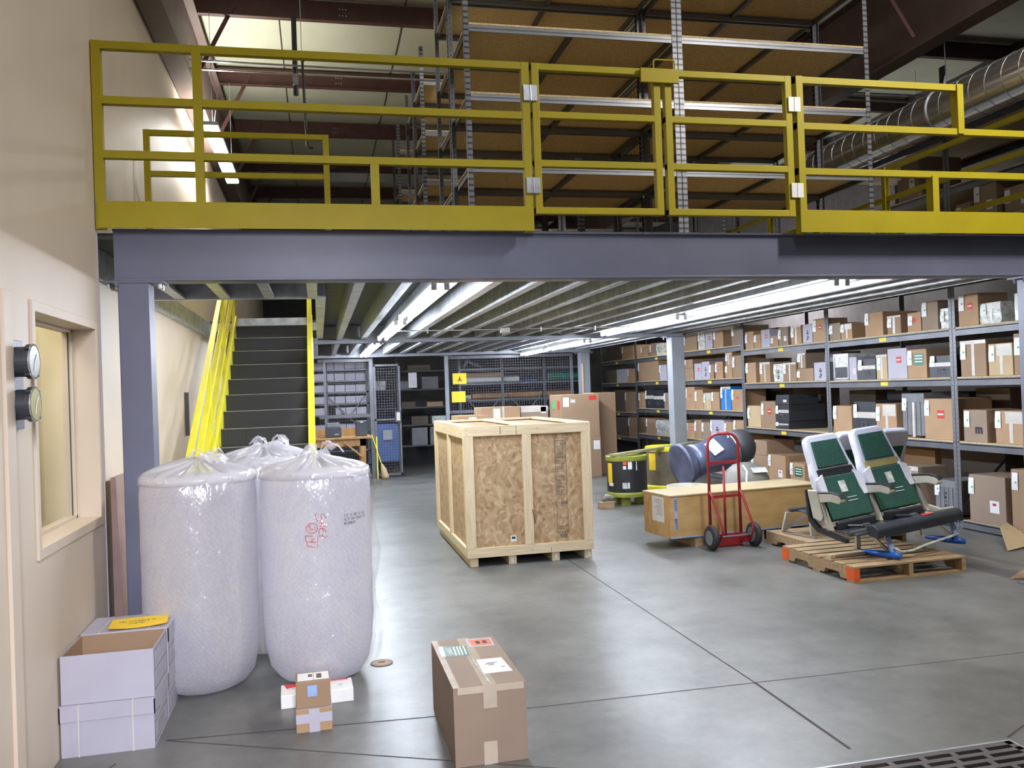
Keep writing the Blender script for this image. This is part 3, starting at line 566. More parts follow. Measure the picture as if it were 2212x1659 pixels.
BX = [
('A', 0, 7.444, 7.721, 2.1245, 2.452, 'b', 'brown carton with red print', 'TR'),
('A', 0, 7.148, 7.424, 2.1245, 2.335, 'w', 'crumpled white film parcel', 'TP'),
('A', 0, 6.72, 6.98, 2.1245, 2.388, 'w', 'tall white film wrapped box', 'T'),
('A', 1, 7.365, 7.715, 1.5995, 1.971, 'b', 'large brown carton', 'TP'),
('A', 1, 7.027, 7.331, 1.5995, 1.919, 'l', 'tan carton patched with tape', 'TP'),
('A', 1, 6.738, 7.01, 1.5995, 2.001, 'b', 'tall brown carton', 'T'),
('A', 2, 7.389, 7.707, 0.9225, 1.254, 'b', 'brown carton with black letter m', 'TM'),
('A', 2, 6.905, 7.276, 0.9225, 1.251, 'b', 'brown carton with film patch', 'TP'),
('A', 3, 7.181, 7.666, 0.0945, 0.586, 'b', 'big brown carton with white sticker', 'TS'),
('A', 3, 6.799, 7.104, 0.0945, 0.684, 'b', 'big brown carton', 'T'),
('B', 0, 9.811, 10.05, 2.1245, 2.35, 'b', 'small brown carton', 'T'),
('B', 0, 9.563, 9.798, 2.1245, 2.323, 'b', 'small brown carton with film', 'TP'),
('B', 0, 8.955, 9.299, 2.1245, 2.41, 'b', 'wide brown carton', 'T'),
('B', 0, 8.641, 8.874, 2.1245, 2.338, 'b', 'brown carton with bright tape', 'TP'),
('B', 0, 8.297, 8.522, 2.1245, 2.342, 'b', 'brown carton with red dot', 'TR'),
('B', 0, 8.027, 8.28, 2.1245, 2.44, 'b', 'tall brown carton', 'T'),
('B', 0, 7.84, 7.996, 2.1245, 2.341, 'w', 'white film parcel', 'T'),
('B', 1, 9.657, 9.985, 1.5995, 1.942, 's', 'metal edged grey flight case', 'K'),
('B', 1, 9.496, 9.651, 1.5995, 1.891, 'w', 'narrow white box', 'S'),
('B', 1, 9.123, 9.47, 1.5995, 1.855, 'k', 'dark case with grey tape band', 'TH'),
('B', 1, 8.909, 9.108, 1.5995, 1.894, 'l', 'tan carton with tape bands', 'TP'),
('B', 1, 8.557, 8.895, 1.5995, 1.954, 'w', 'tall white box with red mark', 'R'),
('B', 1, 8.233, 8.546, 1.5995, 1.925, 'b', 'brown carton with green film patch', 'TG'),
('B', 1, 7.84, 8.186, 1.5995, 1.836, 'k', 'dark grey case with latch', 'TH'),
('B', 2, 9.641, 10.029, 0.9225, 1.273, 'b', 'plain brown carton', 'T'),
('B', 2, 9.157, 9.596, 0.9225, 1.331, 'k', 'black case with silver latch', 'TH'),
('B', 2, 8.779, 9.147, 0.9225, 1.307, 'b', 'brown carton with torn tape', 'TP'),
('B', 2, 8.299, 8.658, 0.9225, 1.428, 'g', 'grey ribbed plastic case', 'TP'),
('B', 2, 7.868, 8.297, 0.9225, 1.368, 'b', 'large brown carton with red label', 'TR'),
('B', 3, 8.438, 8.709, 0.0945, 0.594, 'b', 'brown carton with pale tape', 'P'),
('B', 3, 7.851, 8.168, 0.0945, 0.487, 'g', 'grey tote with black label', 'TN'),
('C', 0, 12.068, 12.326, 2.1295, 2.404, 'b', 'light brown carton', 'T'),
('C', 0, 11.847, 12.05, 2.1295, 2.343, 'b', 'short brown carton', 'T'),
('C', 0, 11.575, 11.831, 2.1295, 2.4, 'w', 'white box with red print', 'R'),
('C', 0, 11.35, 11.556, 2.1295, 2.294, 'b', 'low brown carton', 'T'),
('C', 0, 11.071, 11.327, 2.1295, 2.397, 'b', 'brown carton with small sticker', 'TS'),
('C', 0, 10.731, 10.989, 2.1295, 2.394, 'b', 'brown carton with shiny tape', 'TP'),
('C', 0, 10.45, 10.688, 2.1295, 2.389, 'w', 'white box with black print', 'N'),
('C', 0, 10.145, 10.433, 2.1295, 2.438, 'b', 'tall brown carton', 'TR'),
('C', 1, 12.029, 12.338, 1.6085, 1.921, 'b', 'dark brown carton', 'T'),
('C', 1, 11.604, 11.908, 1.6085, 1.91, 'b', 'brown carton with vertical tape', 'TP'),
('C', 1, 11.244, 11.499, 1.6085, 1.872, 's', 'silver film wrapped case', 'TN'),
('C', 1, 10.892, 11.229, 1.6085, 1.877, 'b', 'brown carton with pale tape', 'TP'),
('C', 1, 10.463, 10.86, 1.6085, 1.784, 'b', 'low brown carton with tape', 'T'),
('C', 1, 10.643, 10.836, 1.786, 1.996, 'b', 'small carton stacked on another', 'TP'),
('C', 1, 10.144, 10.445, 1.6085, 1.853, 'w', 'white box with black printed squares', 'N'),
('C', 2, 11.932, 12.329, 0.9195, 1.251, 'l', 'tan carton', 'T'),
('C', 2, 11.494, 11.917, 0.9195, 1.322, 'b', 'brown carton with red label', 'TR'),
('C', 2, 11.136, 11.501, 0.9195, 1.035, 'k', 'black case, lowest of three stacked', 'TH'),
('C', 2, 11.119, 11.484, 1.037, 1.275, 'k', 'black case, middle of three stacked', 'TH'),
('C', 2, 11.108, 11.472, 1.277, 1.416, 'k', 'black case, topmost of three stacked', 'S'),
('C', 3, 11.748, 12.278, 0.0945, 0.491, 'b', 'brown carton with one stacked above', 'T'),
('C', 3, 11.784, 12.2, 0.493, 0.721, 'b', 'brown carton stacked on another', 'T'),
('C', 3, 11.275, 11.739, 0.0945, 0.526, 'b', 'brown carton with pale tape', 'TS'),
('C', 3, 10.767, 11.145, 0.0945, 0.448, 'b', 'brown carton with green label', 'TG'),
('D', 0, 14.088, 14.665, 2.2175, 2.495, 'b', 'wide brown carton', 'T'),
('D', 0, 13.778, 14.044, 2.2175, 2.527, 's', 'film wrapped bundle', 'T'),
('D', 0, 13.472, 13.748, 2.2175, 2.512, 'w', 'white box with red print', 'R'),
('D', 0, 13.082, 13.428, 2.2175, 2.501, 'b', 'brown carton', 'T'),
('D', 0, 12.471, 12.778, 2.2175, 2.533, 'b', 'tall brown carton', 'T'),
('D', 1, 14.278, 14.701, 1.6965, 1.907, 'b', 'low brown carton', 'T'),
('D', 1, 14.296, 14.67, 1.909, 2.068, 'b', 'brown carton stacked on another', 'T'),
('D', 1, 13.944, 14.232, 1.6965, 1.98, 'w', 'white box with red print', 'R'),
('D', 1, 13.629, 13.927, 1.6965, 2.001, 'w', 'white box', 'N'),
('D', 1, 13.46, 13.621, 1.6965, 1.946, 'b', 'narrow carton', 'T'),
('D', 1, 13.128, 13.408, 1.6965, 1.981, 'b', 'brown carton with red edge tape', 'TR'),
('D', 1, 12.8, 13.046, 1.6965, 1.904, 'b', 'low carton with tag', 'T'),
('D', 1, 12.792, 13.024, 1.906, 2.109, 'b', 'small taped carton stacked on another', 'TP'),
('D', 1, 12.46, 12.774, 1.6965, 2.056, 'b', 'tall dark brown carton', 'T'),
('D', 2, 14.255, 14.674, 1.1665, 1.567, 'b', 'brown carton with red round sticker', 'TR'),
('D', 2, 13.929, 14.247, 1.1665, 1.513, 'b', 'slim brown carton', 'T'),
('D', 2, 13.607, 13.906, 1.1665, 1.458, 'l', 'carton wrapped in film tape', 'TP'),
('D', 2, 13.293, 13.594, 1.1665, 1.469, 'b', 'brown carton', 'T'),
('D', 2, 12.88, 13.233, 1.1665, 1.556, 'u', 'bright blue box with pale tape', 'TP'),
('D', 2, 12.486, 12.859, 1.1665, 1.508, 'b', 'brown carton with red sticker and frame', 'TR'),
('D', 3, 14.32, 14.688, 0.6395, 0.91, 'b', 'brown carton with red tape', 'TR'),
('D', 3, 14.019, 14.306, 0.6395, 0.974, 'b', 'slim tall carton', 'T'),
('D', 3, 13.692, 14.01, 0.6395, 0.943, 'b', 'brown carton', 'T'),
('D', 3, 13.165, 13.668, 0.6395, 0.992, 'w', 'white carton with black stripe', 'TN'),
('D', 3, 12.833, 13.156, 0.6395, 0.974, 'b', 'brown carton beside the white one', 'T'),
('D', 3, 12.462, 12.82, 0.6395, 1.008, 'b', 'brown carton with tall seam', 'T'),
('E', 0, 16.426, 16.787, 2.2045, 2.431, 'b', 'carton with film', 'T'),
('E', 0, 16.002, 16.298, 2.2045, 2.466, 'b', 'reddish carton', 'T'),
('E', 0, 15.662, 15.959, 2.2045, 2.442, 'w', 'pale film parcel', 'T'),
('E', 1, 15.874, 17.003, 1.7145, 2.107, 'b', 'large brown carton with two tags', 'T'),
('E', 1, 15.495, 15.845, 1.7145, 2.013, 'w', 'white box', 'T'),
('E', 2, 16.656, 17.018, 1.1545, 1.471, 'b', 'small brown carton', 'T'),
('E', 2, 16.195, 16.631, 1.1545, 1.539, 'k', 'black case', 'TH'),
('E', 2, 15.672, 16.161, 1.1545, 1.518, 'k', 'black case with grey tape', 'H'),
('E', 2, 15.471, 15.66, 1.1545, 1.465, 'b', 'slim carton', 'T'),
('E', 3, 16.144, 16.652, 0.6245, 0.945, 'b', 'brown carton with low tag', 'T'),
('E', 3, 15.519, 16.112, 0.6245, 0.924, 'w', 'grey white film bundle', 'T'),
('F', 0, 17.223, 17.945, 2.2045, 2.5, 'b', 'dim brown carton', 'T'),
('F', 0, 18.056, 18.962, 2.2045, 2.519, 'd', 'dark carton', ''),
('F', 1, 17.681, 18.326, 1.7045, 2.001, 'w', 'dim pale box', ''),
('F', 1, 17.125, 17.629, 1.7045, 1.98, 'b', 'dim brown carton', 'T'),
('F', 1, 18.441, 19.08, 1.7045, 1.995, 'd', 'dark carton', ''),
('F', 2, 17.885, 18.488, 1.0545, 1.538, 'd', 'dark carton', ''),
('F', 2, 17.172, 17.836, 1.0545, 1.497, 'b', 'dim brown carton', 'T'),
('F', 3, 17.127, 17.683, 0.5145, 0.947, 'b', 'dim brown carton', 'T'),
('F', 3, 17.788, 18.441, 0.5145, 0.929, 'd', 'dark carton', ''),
]
# ---------------------------------------------------------------- boxes on the big rack
LN = ['top shelf', 'second shelf', 'third shelf', 'bottom shelf']
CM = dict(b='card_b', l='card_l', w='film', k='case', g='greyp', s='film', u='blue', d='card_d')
cnt = {}
def rack_box(bn, l, y0, y1, z0, z1, stl, look, op, x0=6.585, depth=None, label=None, group=None):
    W = y1-y0; H = z1-z0; D = depth or min(.9, max(.3, W*random.uniform(1.1, 1.7)))
    if label is None:
        key = (bn, l); n = cnt.get(key, 0); cnt[key] = n+1
        label = '%s, %s from left, %s, %s' % (look, ORD[n], LN[l], BN[bn])
    mt_ = CM[stl]
    if stl == 'b': mt_ = random.choice(['card_b', 'card_b', 'card_bb', 'card_c1'])
    if stl == 'w' and 'film' not in look and 'parcel' not in look and 'bundle' not in look: mt_ = 'white'
    nm_ = {'k': 'equipment_case', 'g': 'plastic_tote', 's': 'flight_case'}.get(stl, 'cardboard_box' if stl in 'bldu' else 'white_box')
    cat = {'k': 'case', 'g': 'tote', 's': 'case'}.get(stl, 'box')
    if 'parcel' in look or 'bundle' in look: nm_ = 'film_parcel'; cat = 'parcel'
    yc = (y0+y1)/2; t = thing(nm_, label, cat, (x0, yc, z0), random.uniform(-.012, .012), group or 'boxes on the big rack'); h = W/2
    b = MB()
    if stl in 'k':
        b.box(0, D, -h, h, 0, H*.62); b.box(.006, D-.006, -h+.004, h-.004, H*.64, H); b.box(.003, D-.003, -h+.002, h-.002, H*.62, H*.64)
    elif stl == 'g':
        b.box(0, D, -h, h, H*.06, H*.8); b.box(-.006, D+.006, -h-.003, h+.003, H*.8, H)
        for q in (-.6, -.2, .2, .6): b.box(-.008, 0, h*q-.012, h*q+.012, H*.05, H*.8)
    elif 'parcel' in look or 'bundle' in look:
        n = 5; vs = []; fs = []
        for i in range(n+1):
            for (dx, dy) in ((0, -h), (0, h), (D, h), (D, -h)): vs.append((dx+random.uniform(-.006, .012), dy+random.uniform(-.008, .004)*(1 if dy > 0 else -1), H*i/n))
        for i in range(n):
            for k_ in range(4): fs.append((i*4+k_, i*4+(k_+1) % 4, i*4+4+(k_+1) % 4, i*4+4+k_))
        fs += [(0, 1, 2, 3), (n*4, n*4+1, n*4+2, n*4+3)]; b.add(vs, fs)
    else: b.box(0, D, -h, h, 0, H)
    b.build('body', mt_, t, bevel=.006)
    # facing side is -x; +y is left in the picture
    e = -.0015
    def patch(nm, mt2, ya, yb, za, zb, th=.0015):
        return MB().box(-th-.0006, -.0006 if th < .002 else 0, ya, yb, za, zb).build(nm, mt2, t)
    tw = min(.07, W*.34); th_ = min(.17, H*.5)
    if 'T' in op:
        top = H-random.uniform(.0, .04); yl = h-random.uniform(.0, .02)
        b = MB(); b.add([(-.004, yl, top), (-.004, yl-tw, top), (-.010, yl-tw-.004, top-th_*.5), (-.006, yl-tw, top-th_), (-.008, yl+.006, top-th_), (-.012, yl, top-th_*.5)], [(0, 1, 2, 5), (5, 2, 3, 4)]); b.build('hang_tag', 'paper', t)
        c = 'red' if 'R' in op and random.random() < .5 else 'ltgreen'
        MB().box(-.014, -.0125, yl-tw*.85, yl-tw*.6, top-th_*.62, top-th_*.5).build('dot_sticker', c, t)
    if 'R' in op:
        if 'round' in look or 'dot' in look or 'sticker' in look:
            b = MB(); b.lathe([(.03, -.0015), (.03, 0)], (0, 0, 0), 14, mat=Matrix.Rotation(-math.pi/2, 4, 'Y')); o = b.build('round_sticker', 'red', t); o.location = (-.001, -h*.1, H*.6)
        else: patch('red_label', 'red', -h*.45, h*.05, H*.52, H*.72); patch('label_stripe', 'paper', -h*.38, 0, H*.60, H*.64, .0022)
    if 'P' in op:
        if 'film' in look or 'patch' in look or 'torn' in look:
            patch('film_patch', 'tapep', -h*.95, h*.3, H*.62, H*.97); patch('tape_strip', 'tapep', -h*.2, h*.05, H*.05, H*.62)
        else: patch('tape_strip', 'tapep', -.02, .02, H*.02, H*.98); patch('tape_edge', 'tapep', -h, h, H*.9, H)
    if 'G' in op: patch('green_label', 'green', -h*.7, h*.35, H*.45, H*.85); [patch('label_print', 'paper', -h*.6, h*.2, H*q, H*q+.012, .0022) for q in (.55, .65, .75)]
    if 'S' in op: patch('small_sticker', 'paper', -h*.65, -h*.15, H*.25, H*.5); patch('sticker_print', 'red', -h*.5, -h*.3, H*.4, H*.45, .0022)
    if 'N' in op:
        for q in range(5): patch('black_print', 'ink', -h*(.15+.12*(q % 2)), h*(.18-.1*(q % 3)), H*(.16+q*.11), H*(.23+q*.11))
    if 'H' in op:
        patch('tape_band', 'tapep', -h, h, H*.5, H*.68, .004)
        b = MB(); b.tube([(-.012, -.05, H*.2), (-.02, -.05, H*.38), (-.02, .03, H*.38), (-.012, .03, H*.2)], .005, 6); b.build('latch', 'silver', t)
    if 'K' in op:
        b = MB()
        for (ya, yb, za, zb) in ((-h, h, 0, .02), (-h, h, H-.02, H), (-h, -h+.02, 0, H), (h-.02, h, 0, H)): b.box(-.005, .004, ya, yb, za, zb)
        b.build('metal_edging', 'silver', t); patch('face_panel', 'case', -h*.8, h*.8, H*.1, H*.5)
    if 'M' in op: text('m', .13, 'ink', t, frame((-.002, -.0, H*.28), (0, -1, 0), (0, 0, 1)), 'printed_letter', bold=.006)
    return t
for r in BX: rack_box(*r)
# boxes standing behind the front rows, seen over them
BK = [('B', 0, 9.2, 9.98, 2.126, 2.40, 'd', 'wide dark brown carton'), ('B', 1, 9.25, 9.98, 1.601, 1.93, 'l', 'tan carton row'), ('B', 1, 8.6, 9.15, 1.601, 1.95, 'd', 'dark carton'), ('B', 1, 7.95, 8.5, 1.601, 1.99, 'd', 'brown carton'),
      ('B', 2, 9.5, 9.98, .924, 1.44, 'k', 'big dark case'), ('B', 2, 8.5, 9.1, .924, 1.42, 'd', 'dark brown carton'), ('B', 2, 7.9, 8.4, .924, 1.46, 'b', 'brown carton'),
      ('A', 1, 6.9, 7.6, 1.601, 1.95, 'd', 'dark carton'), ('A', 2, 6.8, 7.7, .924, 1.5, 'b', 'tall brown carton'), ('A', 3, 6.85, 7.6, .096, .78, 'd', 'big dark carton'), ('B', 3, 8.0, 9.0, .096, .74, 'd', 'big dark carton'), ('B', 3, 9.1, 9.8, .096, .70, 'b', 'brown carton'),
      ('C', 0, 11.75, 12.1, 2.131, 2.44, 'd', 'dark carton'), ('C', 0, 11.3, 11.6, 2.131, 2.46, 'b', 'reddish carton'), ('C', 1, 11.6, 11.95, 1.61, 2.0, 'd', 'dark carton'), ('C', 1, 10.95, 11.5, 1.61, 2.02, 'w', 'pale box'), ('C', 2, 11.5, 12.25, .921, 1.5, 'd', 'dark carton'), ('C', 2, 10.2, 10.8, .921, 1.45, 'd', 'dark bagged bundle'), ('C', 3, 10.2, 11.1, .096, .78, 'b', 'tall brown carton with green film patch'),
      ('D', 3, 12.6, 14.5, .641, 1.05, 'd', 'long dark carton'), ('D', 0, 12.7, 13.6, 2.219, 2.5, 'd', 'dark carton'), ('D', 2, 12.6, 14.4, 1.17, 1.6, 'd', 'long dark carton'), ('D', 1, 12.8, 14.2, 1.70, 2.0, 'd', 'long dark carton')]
cb = {}
for (bn, l, y0, y1, z0, z1, stl, look) in BK:
    cb[(bn, l)] = cb.get((bn, l), 0)+1
    rack_box(bn, l, y0, y1, z0, z1, stl, look, 'G' if 'green' in look else '', x0=7.35, depth=.32, label='back row %s, %s from left, %s, %s' % (look.replace(' with green film patch', ''), ORD[cb[(bn, l)]-1], LN[l], BN[bn]), group='back row of boxes on the big rack')
# boxes on the upper levels, seen over the side rail
for (y0, y1, z0, z1, lb) in ((8.25, 8.6, 3.616, 4.07, 'tall carton with two white tags on the upper rack level'), (7.15, 7.45, 3.166, 3.55, 'carton with white tag high on the rack by the yellow rail'), (6.7, 7.05, 3.166, 3.42, 'lower carton with white tag high on the rack at right edge'), (7.5, 7.7, 3.166, 3.4, 'small carton high on the rack behind the yellow post')):
    rack_box('A', 0, y0, y1, z0, z1, 'b', '', 'TS', label=lb, group='cartons on the upper rack level')

# ================================================================ BUBBLE WRAP ROLLS
def roll(x, y, R, H, label, knot, seed, core_h=1.19):
    random.seed(seed)
    t = thing('bubble_wrap_roll', label, 'bubble wrap', (x, y, 0), random.uniform(-.1, .1), 'bagged bubble wrap rolls')
    R *= .985
    prof = [(R*.55, .0), (R*.76, .03), (R*.90, .09), (R*.975, .20), (R, .34)]+[(R*(1+.004*math.sin(i*1.7)), .34+(core_h-.36)*i/14) for i in range(1, 14)]+[(R*.985, core_h-.02), (R*.93, core_h), (R*.6, core_h+.012), (.04, core_h+.015)]
    ph = [random.uniform(0, 6.28) for _ in range(6)]
    def fn(r, z, tt):
        d = 1+.005*math.sin(3*tt+ph[0]+z*2)+.003*math.sin(7*tt+ph[1]-z*3)-.02*math.exp(-((z-.62)/.016)**2)
        if z < .25: d *= 1-.02*abs(math.sin(5*tt+ph[2]))
        return r*d, z
    MB().lathe(prof, n=72, fn=fn).build('wrap_body', 'bubble', t, smooth=True)
    R /= .985
    # bag: shell plus gathered, pleated top
    def fb(r, z, tt):
        pl = math.sin(17*tt+ph[3])*.5+math.sin(29*tt+ph[4])*.5
        k = max(0, (z-core_h+.03)/.12)
        d = 1+.007+.006*math.sin(4*tt+ph[5]+z*3)+.004*math.sin(11*tt+z*9)
        if k > 0: return r*d*(1+.05*pl*min(1, k)), z+.016*pl*min(1, k)*min(1, r/.1)
        return r*d, z
    pb_ = [(R*.6, .004), (R*.78, .03), (R*.92, .09), (R*.995, .2), (R*1.015, .4)]+[(R*(1.012+.004*math.sin(i*2.1)), .45+i*.0725) for i in range(10)]+[(R*1.012, core_h-.03), (R*.97, core_h+.015), (R*.85, core_h+.035), (R*.7, core_h+.045), (R*.5, core_h+.055), (R*.3, core_h+.064), (R*.16, core_h+.075), (R*.09, core_h+.085)]
    MB().lathe(pb_, n=96, fn=fb).build('plastic_bag', 'bag', t, smooth=True)
    kx, ky = knot
    def ft(r, z, tt):
        k = 1-r/R; pl = math.sin(13*tt+ph[3])*.6+math.sin(23*tt+ph[4])*.5+.4*math.sin(37*tt)
        g = min(1, k*3)*(1 if r > .03 else .3)
        return r*(1+.03*pl*g), z+.013*pl*g+.012*math.sin(2*tt+ph[1])*g
    MB().lathe([(R*1.006, core_h-.02), (R*.985, core_h+.022), (R*.9, core_h+.040), (R*.75, core_h+.052), (R*.55, core_h+.064), (R*.35, core_h+.078), (R*.18, core_h+.094), (R*.07, core_h+.11)], n=120, fn=lambda r, z, tt: ft(r, z, tt)).build('gathered_top', 'bagknot', t, smooth=True)
    for q in range(8):
        a0 = q*.785+random.uniform(-.3, .3); ln = random.uniform(.06, .15); up = random.uniform(.02, .085); wd = random.uniform(.03, .05); b = MB(); vs = []; fs = []
        for j in range(5):
            f = j/4
            for i in range(4):
                g = (i-1.5)/1.5; rad = .012+ln*f; aa = a0+g*wd/max(.02, rad)*f
                vs.append((kx+rad*math.cos(aa)+random.uniform(-.005, .005), ky+rad*math.sin(aa)+random.uniform(-.005, .005), core_h+.098+up*math.sin(f*2.6)+random.uniform(-.006, .008)+(.014*(i % 2))*f-.03*f*f))
        for j in range(4):
            for i in range(3): fs.append((j*4+i, j*4+i+1, j*4+5+i, j*4+4+i))
        b.add(vs, fs).build('tied_end', 'bagknot', t, smooth=False)
    return t
roll(-.69, 5.20, .322, 1.22, 'bagged bubble wrap roll beside the office wall, left of the front pair', (.06, 0), 3)
rr_ = roll(-.035, 5.17, .318, 1.22, 'bagged bubble wrap roll marked with red handwriting', (.02, .03), 5)
roll(-.36, 5.86, .315, 1.22, 'bagged bubble wrap roll half hidden behind the front pair', (.03, 0), 8, 1.22)
# loose crest of bag film between the rolls and slack at right side
def film(parent, pts, name='loose_film', mat='bagknot'):
    vs = []; fs = []
    n = len(pts[0])
    for row in pts: vs += row
    for j in range(len(pts)-1):
        for i in range(n-1): fs.append((j*n+i, j*n+i+1, (j+1)*n+i+1, (j+1)*n+i))
    return MB().add(vs, fs).build(name, mat, parent, smooth=True)
random.seed(11)
R_ = .345
pts = [[(R_*math.cos(a)+(.02*math.sin(j*1.3)), -.04+R_*math.sin(a), .12+j*.1) for a in (-.55, -.35, -.15, .05, .25)] for j in range(11)]
film(rr_, pts, 'slack_film', 'bag')
# handwriting and print on the roll, wrapped round it by following the curve
def oncyl(px_, pz, R=.328):       # px_ = arc length to the right of the camera-facing line
    a = -math.pi/2+px_/R; return (R*math.cos(a), R*math.sin(a), pz)
def stroke(pts, nm='handwriting', r=.0017, mat='red'):
    MB().tube([oncyl(a, z) for a, z in pts], r, 5).build(nm, mat, rr_)
def hw(pts): stroke([(.018-.0+x_, z_) for x_, z_ in pts])
S0 = .990   # pixel frame of the writing: x right, z down; letters read top to bottom
def H_(pts): hw([((p[0]-880)/2212*.582*1.02+.0-.0, S0-(p[1]-170)/1207*.318*1.0) for p in pts])
H_([(800, 175), (765, 215), (770, 290), (815, 340), (865, 345), (885, 300), (880, 210), (920, 195), (950, 230), (985, 280), (970, 300)])
H_([(830, 385), (960, 380)]); H_([(885, 385), (885, 440)]); H_([(840, 450), (960, 465)])
H_([(900, 500), (850, 505), (825, 560), (840, 620)]); H_([(900, 500), (920, 570)]); H_([(860, 490), (940, 510), (975, 585)])
H_([(795, 655), (905, 655), (905, 610)]); H_([(905, 655), (925, 690), (975, 685), (990, 655)])
H_([(690+115*math.cos(a), 485+105*math.sin(a)) for a in [k*.35 for k in range(19)]])
H_([(620, 460), (625, 420), (655, 430), (660, 480), (640, 520), (700, 505), (760, 520), (740, 450)])
H_([(700, 650), (550, 635), (545, 660), (585, 790), (580, 840), (680, 875), (785, 890), (795, 680)])
H_([(750, 715), (680, 710), (680, 785)]); H_([(610, 760), (770, 780)])
def cyltext(s_, size, arc, z, mat='ink', R=.328):
    cu = bpy.data.curves.new('print', 'FONT'); cu.body = s_; cu.size = size; cu.space_line = .95; cu.extrude = 0
    tt = bpy.data.objects.new('t', cu); COL.objects.link(tt); bpy.context.view_layer.update()
    me = bpy.data.meshes.new_from_object(tt.evaluated_get(bpy.context.evaluated_depsgraph_get())); bpy.data.objects.remove(tt)
    for v in me.vertices: v.co = oncyl(arc+v.co.x, z+v.co.y, R)
    me.materials.clear(); me.materials.append(M[mat]); o = bpy.data.objects.new('printed_text', me); COL.objects.link(o); o.parent = rr_
cyltext('1/2" X 48" X 125\'\nSLIT 24" PERF 12"\nBUBBLE', .0225, .148, .952)
# ================================================================ LEFT FOREGROUND: ARCHIVE BOXES
def archive(x, y, z, label, lid, strings=True, H=.235, D=.365):
    t = thing('archive_box', label, 'box', (x, y, z)); W = .405
    b = MB(); b.box(0, W, 0, .004, 0, H); b.box(0, W, D-.004, D, 0, H); b.box(0, .004, .004, D-.004, 0, H); b.box(W-.004, W, .004, D-.004, 0, H); b.box(.004, W-.004, .004, D-.004, 0, .004); b.build('body', 'white', t)
    if not lid:
        b = MB(); b.box(.0041, W-.0041, .0041, .006, .004, H-.001); b.box(.0041, W-.0041, D-.006, D-.0041, .004, H-.001); b.box(.0041, .006, .006, D-.006, .004, H-.001); b.box(W-.006, W-.0041, .006, D-.006, .004, H-.001); b.box(.006, W-.006, .006, D-.006, .0041, .006); b.build('cardboard_lining', 'card_bb', t)
    # printed frame on the right side
    b = MB()
    for (ya, yb, za, zb) in ((.02, D-.02, .205, .208), (.02, D-.02, .022, .025), (.02, .023, .022, .208), (D-.023, D-.02, .022, .208), (.02, D-.02, .112, .115)): b.box(W, W+.0008, ya, yb, za, zb)
    b.build('printed_frame', 'greyink', t)
    b = MB()
    for q in range(4): b.box(W, W+.0008, .09, .26, .045+q*.014, .048+q*.014)
    b.box(W, W+.0008, .06, .14, .15, .157); b.build('printed_lines', 'silver', t)
    if lid:
        b = MB(); b.box(-.006, W+.006, -.006, D+.006, H, H+.005); b.box(-.006, W+.006, -.006, -.001, H-.07, H); b.box(-.006, W+.006, D+.001, D+.006, H-.07, H); b.box(-.006, -.001, -.006, D+.006, H-.07, H); b.box(W+.001, W+.006, -.006, D+.006, H-.07, H); b.build('lid', 'white', t)
        if strings:
            for xs_ in (.075, .31):
                b = MB(); b.box(xs_, xs_+.006, -.0085, -.0065, 0, H+.006); b.box(xs_, xs_+.006, -.0085, D+.0085, H+.0052, H+.0068); b.build('string', 'tapep', t)
    return t
archive(-1.212, 4.335, 0, 'white archive box with lid, front lower one of the stack by the wall', True)
archive(-1.212, 4.715, 0, 'white archive box with lid, rear lower one of the stack by the wall', True, D=.31)
archive(-1.208, 4.340, .242, 'open white archive box showing its brown inside', False, H=.225)
archive(-1.205, 4.712, .242, 'white archive box under the yellow paper sheet', True, H=.225, D=.32)
t = thing('paper_sheet', 'yellow paper sheet with faint lettering on the white archive box', 'paper', (-.955, 4.83, .475), .10)
vs = []; fs = []
for j in range(7):
    for i in range(9): vs.append((-.14+.28*i/8, -.108+.216*j/6, .003+.010*(abs(i-4)/4)**2*((6-j)/6)+.004*(j/6)))
for j in range(6):
    for i in range(8): a = j*9+i; fs.append((a, a+1, a+10, a+9))
o = MB().add(vs, fs).build('sheet', 'yellowpaper', t, smooth=True)
text('DO NOT REMOVE', .026, 'greyink', t, frame((-.10, .01, .0085), (1, 0, 0), (0, 1, 0)), 'lettering', .0003, space=1.1) if False else text('TRI WHEELS M', .028, 'greyink', t, frame((-.105, .015, .0075), (1, 0, 0), (0, 1, 0)), 'lettering', .0003)
text('(VETS)', .028, 'greyink', t, frame((-.05, -.03, .0075), (1, 0, 0), (0, 1, 0)), 'lettering', .0003)
# pinkish panel leaning behind the column
t = thing('leaning_board', 'thin reddish board leaning between wall and column', 'panel', (-1.28, 5.75, 0))
MB().prism([(0, 0), (.055, 0), (.03, 1.17), (0, 1.17)], lambda a, c, w_: (a, w_, c), 0, .35).build('board', plain('pinkish_brown_board', (.30, .20, .18), .5), t)
